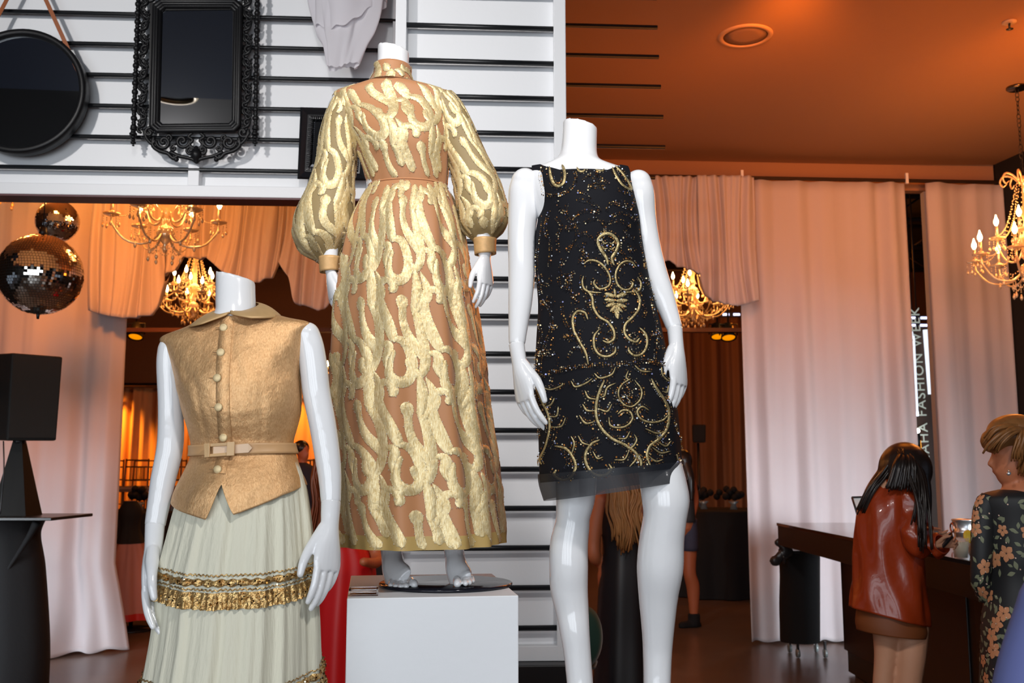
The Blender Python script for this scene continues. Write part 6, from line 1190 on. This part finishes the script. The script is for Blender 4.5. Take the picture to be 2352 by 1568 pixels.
for p_ in me.polygons: comp.setdefault(root(p_.vertices[0]), []).append(tuple(p_.vertices))
for fs in comp.values():
    ix = sorted({i for f_ in fs for i in f_}); mp_ = {i: k for k, i in enumerate(ix)}; mb = MB(); mb.add(W3[ix], [tuple(mp_[i] for i in f_) for f_ in fs]); mb.out('letter', M_LETTER, t, smooth=False)
def panel(q, nm='white_panel', m=None):
    mb = MB(); f = [P(u, v, YB-.01) for u, v in q]; mb.add(f+[p+Vector((0, .02, 0)) for p in f], [(3, 2, 1, 0), (4, 5, 6, 7), (0, 1, 5, 4), (1, 2, 6, 5), (2, 3, 7, 6), (3, 0, 4, 7)]); mb.out(nm, m or M_PANEL, t, smooth=False)
panel([(2078, 761), (2097, 761), (2098, 771), (2078, 771)]); panel([(2097, 771), (2101, 771), (2110, 955), (2103, 955)]); panel([(2080, 947), (2110, 945), (2110, 955), (2080, 956)]); panel([(2093, 874), (2098, 873), (2099, 893), (2094, 894)]); panel([(2121, 757), (2132, 756), (2140, 905), (2133, 905)])
panel([(2096, 1011), (2104, 1011), (2105, 1034), (2097, 1034)], 'amber_panel', mat('amber_panel', (1, .42, .04, 1), .5, emit=2.4, emitcol=(1, .4, .03, 1))); panel([(2107, 1011), (2115, 1011), (2117, 1040), (2108, 1037)], 'amber_panel', MATS['amber_panel'])
c = P(2107, 989, YB-.05); t = thing('spot_lamp', c, 'small white spot lamp in front of the lit sign', 'lamp'); mb = MB(); ball(mb, c, .03, 12, 8); mb.out('bulb', mat('white_bulb', (1, 1, 1, 1), .4, emit=6, emitcol=(1, .97, .9, 1)), t); mb = MB(); tube(mb, [c-Vector((0, 0, .03)), c-Vector((0, 0, .2))], .03, 10); mb.out('socket', M_ROD, t); mb = MB(); tube(mb, [c-Vector((0, 0, .2)), (c.x, c.y, 0)], .012, 8); mb.out('pole', M_ROD, t)
# far loudspeaker on a pole, tables, chairs
c = P(1603, 1018, 15.4); t = thing('pole_speaker', (c.x, 15.4, 0), 'black loudspeaker on a thin pole in the hall', 'loudspeaker')
mb = MB(); a = P(1603, 996, 15.4); mb.add([a+Vector(p) for p in ((-.1, -.12, -.14), (.1, -.12, -.14), (.11, -.12, .14), (-.11, -.12, .14), (-.07, .1, -.12), (.07, .1, -.12), (.07, .1, .12), (-.07, .1, .12))], [(0, 1, 2, 3), (5, 4, 7, 6), (4, 0, 3, 7), (1, 5, 6, 2), (3, 2, 6, 7), (4, 5, 1, 0)]); mb.out('cabinet', M_SPK, t, smooth=False, bevel=.02)
mb = MB(); tube(mb, [(a.x, 15.4, a.z-.14), (a.x, 15.4, .1)], .02, 8); mb.out('pole', M_ROD, t)
for k in range(3): an = 2.1*k+.4; mb = MB(); tube(mb, [(a.x, 15.4, .5), (a.x+.4*math.cos(an), 15.4+.4*math.sin(an), .015)], .013, 6); mb.out('leg', M_ROD, t)
M_CHAIR = mat('gilt_chair', (.16, .07, .025, 1), .4, .3); M_STAGE = mat('stage_deck', (.30, .19, .07, 1), .7)
t = thing('stage_riser', (P(300, 1100, 15.4).x, 15.4, 0), 'low tan stage platform carrying rows of ballroom chairs', 'platform')
mb = MB(); mb.box((-5.2, 15.4, .37), (3.0, 1.4, .35)); mb.out('skirting', M_STAGE, t, smooth=False); mb = MB(); mb.box((-5.2, 15.4, .735), (3.03, 1.43, .015)); mb.out('deck', mat('deck_top', (.36, .22, .10, 1), .5), t, smooth=False); mb = MB(); mb.box((-5.2, 15.4, .01), (2.9, 1.3, .0099)); mb.out('plinth', M_ROD, t, smooth=False)
def chair(label, group, loc, rz):
    t = thing('ballroom_chair', (0, 0, 0), label, 'chair', group)
    mb = MB(); mb.box((0, 0, .45), (.2, .2, .018)); mb.out('seat', M_CHAIR, t, smooth=False, bevel=.008)
    mb = MB(); mb.box((0, 0, .485), (.19, .19, .018)); mb.out('cushion', mat('cushion', (.3, .2, .13, 1), .8), t, smooth=False, bevel=.01)
    for x in (-.18, .18):
        mb = MB(); tube(mb, [(x, -.18, 0), (x, -.18, .44)], .013, 6); mb.out('leg', M_CHAIR, t); mb = MB(); tube(mb, [(x, .2, 0), (x, .18, .45), (x*.95, .21, .92)], .013, 6, 8); mb.out('leg', M_CHAIR, t)
    for z in (.60, .80, .90): mb = MB(); tube(mb, [(-.17, .195, z), (.17, .195, z)], .011, 6); mb.out('back_rail', M_CHAIR, t)
    for x in (-.1, -.05, 0, .05, .1): mb = MB(); tube(mb, [(x, .194, .60), (x, .199, .80)], .007, 5); mb.out('back_spindle', M_CHAIR, t)
    for z in (.18, .26): mb = MB(); tube(mb, [(-.18, -.18, z), (.18, -.18, z)], .008, 5); mb.out('stretcher', M_CHAIR, t)
    t.location = loc; t.rotation_euler = (0, 0, rz); return t
first = chair('slim gilt ballroom chair standing on the stage platform', 'ballroom chairs on the stage platform', (-7.4, 15.9, .752), 0.)
for i in range(1, 9):
    for y in ((15.9,) if i == 0 else (15.9, 14.9)):
        o = copy_tree(first); o.location = (-7.4+.5*i+(.25 if y < 15.5 else 0), y, .752); o.rotation_euler = (0, 0, .05*((i*7) % 3-1))
        if y < 15.5: o['label'] = 'slim gilt ballroom chair in the front row at the platform edge'
def hall_table(u, Y, r, label, nch, dz=1.02):
    x = P(u, 1200, Y).x; t = thing('draped_table', (x, Y, 0), label, 'table'); an = np.linspace(0, 2*math.pi, 64, endpoint=False)
    mb = MB(); rg = [[(x+r*k*math.cos(a)*(1+w*math.cos(12*a)), Y+r*k*math.sin(a)*(1+w*math.cos(12*a)), z) for a in an] for k, z, w in ((.02, dz, 0), (1, dz, 0), (1.01, dz-.02, .01), (1.02, .4, .04), (1.05, .01, .06))]; mb.rings(np.array(rg), cap=False); mb.out('tablecloth', M_BLKCLOTH, t); mb = MB(); lathe(mb, [(r*.97, dz-.025), (r*.97, dz-.004)], (x, Y, 0), 32); mb.out('table_top', M_ROD, t)
    for k in range(nch):
        px = x+r*.8*(k/(max(1, nch-1))*2-1)*.9; c = thing('flower_bowl', (px, Y-.1+.12*(k % 2), dz), 'dark flower arrangement standing on the %s' % label.split(' with')[0], 'flowers', 'dark flower arrangements on the hall tables')
        mb = MB(); lathe(mb, [(.05, 0), (.03, .06), (.07, .1), (.06, .1)], (px, Y-.1+.12*(k % 2), dz), 12); mb.out('bowl', MATS['castor_clear'], c)
        mb = MB(); rr = np.random.default_rng(k+int(u))
        for j in range(14): ball(mb, (px+rr.normal(0, .07), Y-.1+.12*(k % 2)+rr.normal(0, .05), dz+.15+abs(rr.normal(0, .05))), .045, 7, 5)
        mb.out('blooms', M_BLKCLOTH, c, kind='stuff')
hall_table(318, 12.2, .62, 'round black draped table below the lit orange drape with dark flowers', 3)
hall_table(1650, 12.6, .72, 'round black draped table beside the floor speaker with dark flowers', 4)
hall_table(870, 12.9, .6, 'round black draped table behind the gold gown with dark flowers', 2)
for i in range(4):
    o = copy_tree(first); o.location = (P(1560+80*i, 1300, 13.9).x, 13.9, .0); o.rotation_euler = (0, 0, 3.1+.05*i); o['label'] = 'slim gilt ballroom chair beyond the black draped table by the floor speaker'; o['group'] = 'ballroom chairs behind the right hall table'
# gown on the floor stand near the left drape
t = thing('tulle_gown', (P(300, 1440, 9.7).x, 9.7, 0), 'dusky pink gown with dark bodice and red hem on a stand near the left drape', 'dress')
lf = Loft([(288, 1150, 312, 1150, .07), (276, 1175, 324, 1175, .12), (280, 1215, 318, 1215, .11), (262, 1270, 336, 1270, .2), (240, 1340, 356, 1340, .3), (222, 1415, 374, 1415, .36)], 9.7, lambda th, t: .07*np.cos(8*th+t)*np.clip(t/4, 0, 1)+.04*np.cos(15*th)*np.clip(t/5, 0, 1))
mb = MB(); lf.grid(mb, 90, 40); mb.out('tulle_skirt', mat('pink_tulle', lin(196, 140, 132), .8, translucent=.2), t)
mb = MB(); lf.grid(mb, 90, 8, top=4.5, bot=5., off=-.03); mb.out('red_lining', mat('red_lining', (.45, .012, .01, 1), .6), t)
mb = MB(); lf.grid(mb, 60, 14, top=0, bot=2.6, off=.006); mb.out('bodice', M_BLKCLOTH, t)
mb = MB(); lf.grid(mb, 90, 5, top=4.8, bot=5., off=.012); mb.out('red_hem', MATS['red_lining'], t)
mb = MB(); tube(mb, [(P(300, 1440, 9.7).x, 9.7, .02), (P(300, 1440, 9.7).x, 9.7, 1.1)], .02, 8); lathe(mb, [(.2, 0), (.2, .015), (.02, .02)], (P(300, 1440, 9.7).x, 9.7, 0), 24); mb.out('form_stand', M_ROD, t)
# dark green upholstered chair back behind the sequin dress mannequin
Yg = 5.6; g0 = P(1345, 1460, Yg); t = thing('green_chair', (g0.x, Yg, 0), 'dark green round backed upholstered chair behind the sequin dress mannequin', 'chair')
M_GREEN = mat('green_velvet', (.008, .06, .04, 1), .7, sheen=.5)
mb = MB(); lathe(mb, [(.02, -.05), (.07, -.05), (.09, -.02), (.092, .02), (.07, .05), (.02, .05)], g0, 32, Matrix(((1.0, 0, 0), (0, 0, -1), (0, 1.75, 0)))); mb.out('backrest', M_GREEN, t)
mb = MB(); lathe(mb, [(.02, .40), (.12, .40), (.13, .43), (.12, .47), (.02, .48)], (g0.x-.05, Yg+.2, 0), 28); mb.out('seat', M_GREEN, t)
for k in range(4): an = math.pi/4+k*math.pi/2; mb = MB(); tube(mb, [(g0.x-.05+.09*math.cos(an), Yg+.2+.09*math.sin(an), .40), (g0.x-.05+.11*math.cos(an), Yg+.2+.11*math.sin(an), 0)], [.014, .009], 8); mb.out('leg', M_ROD, t)
mb = MB(); tube(mb, [(g0.x-.03, Yg+.1, .42), (g0.x, Yg+.04, g0.z-.08)], .02, 8); mb.out('back_post', M_ROD, t)
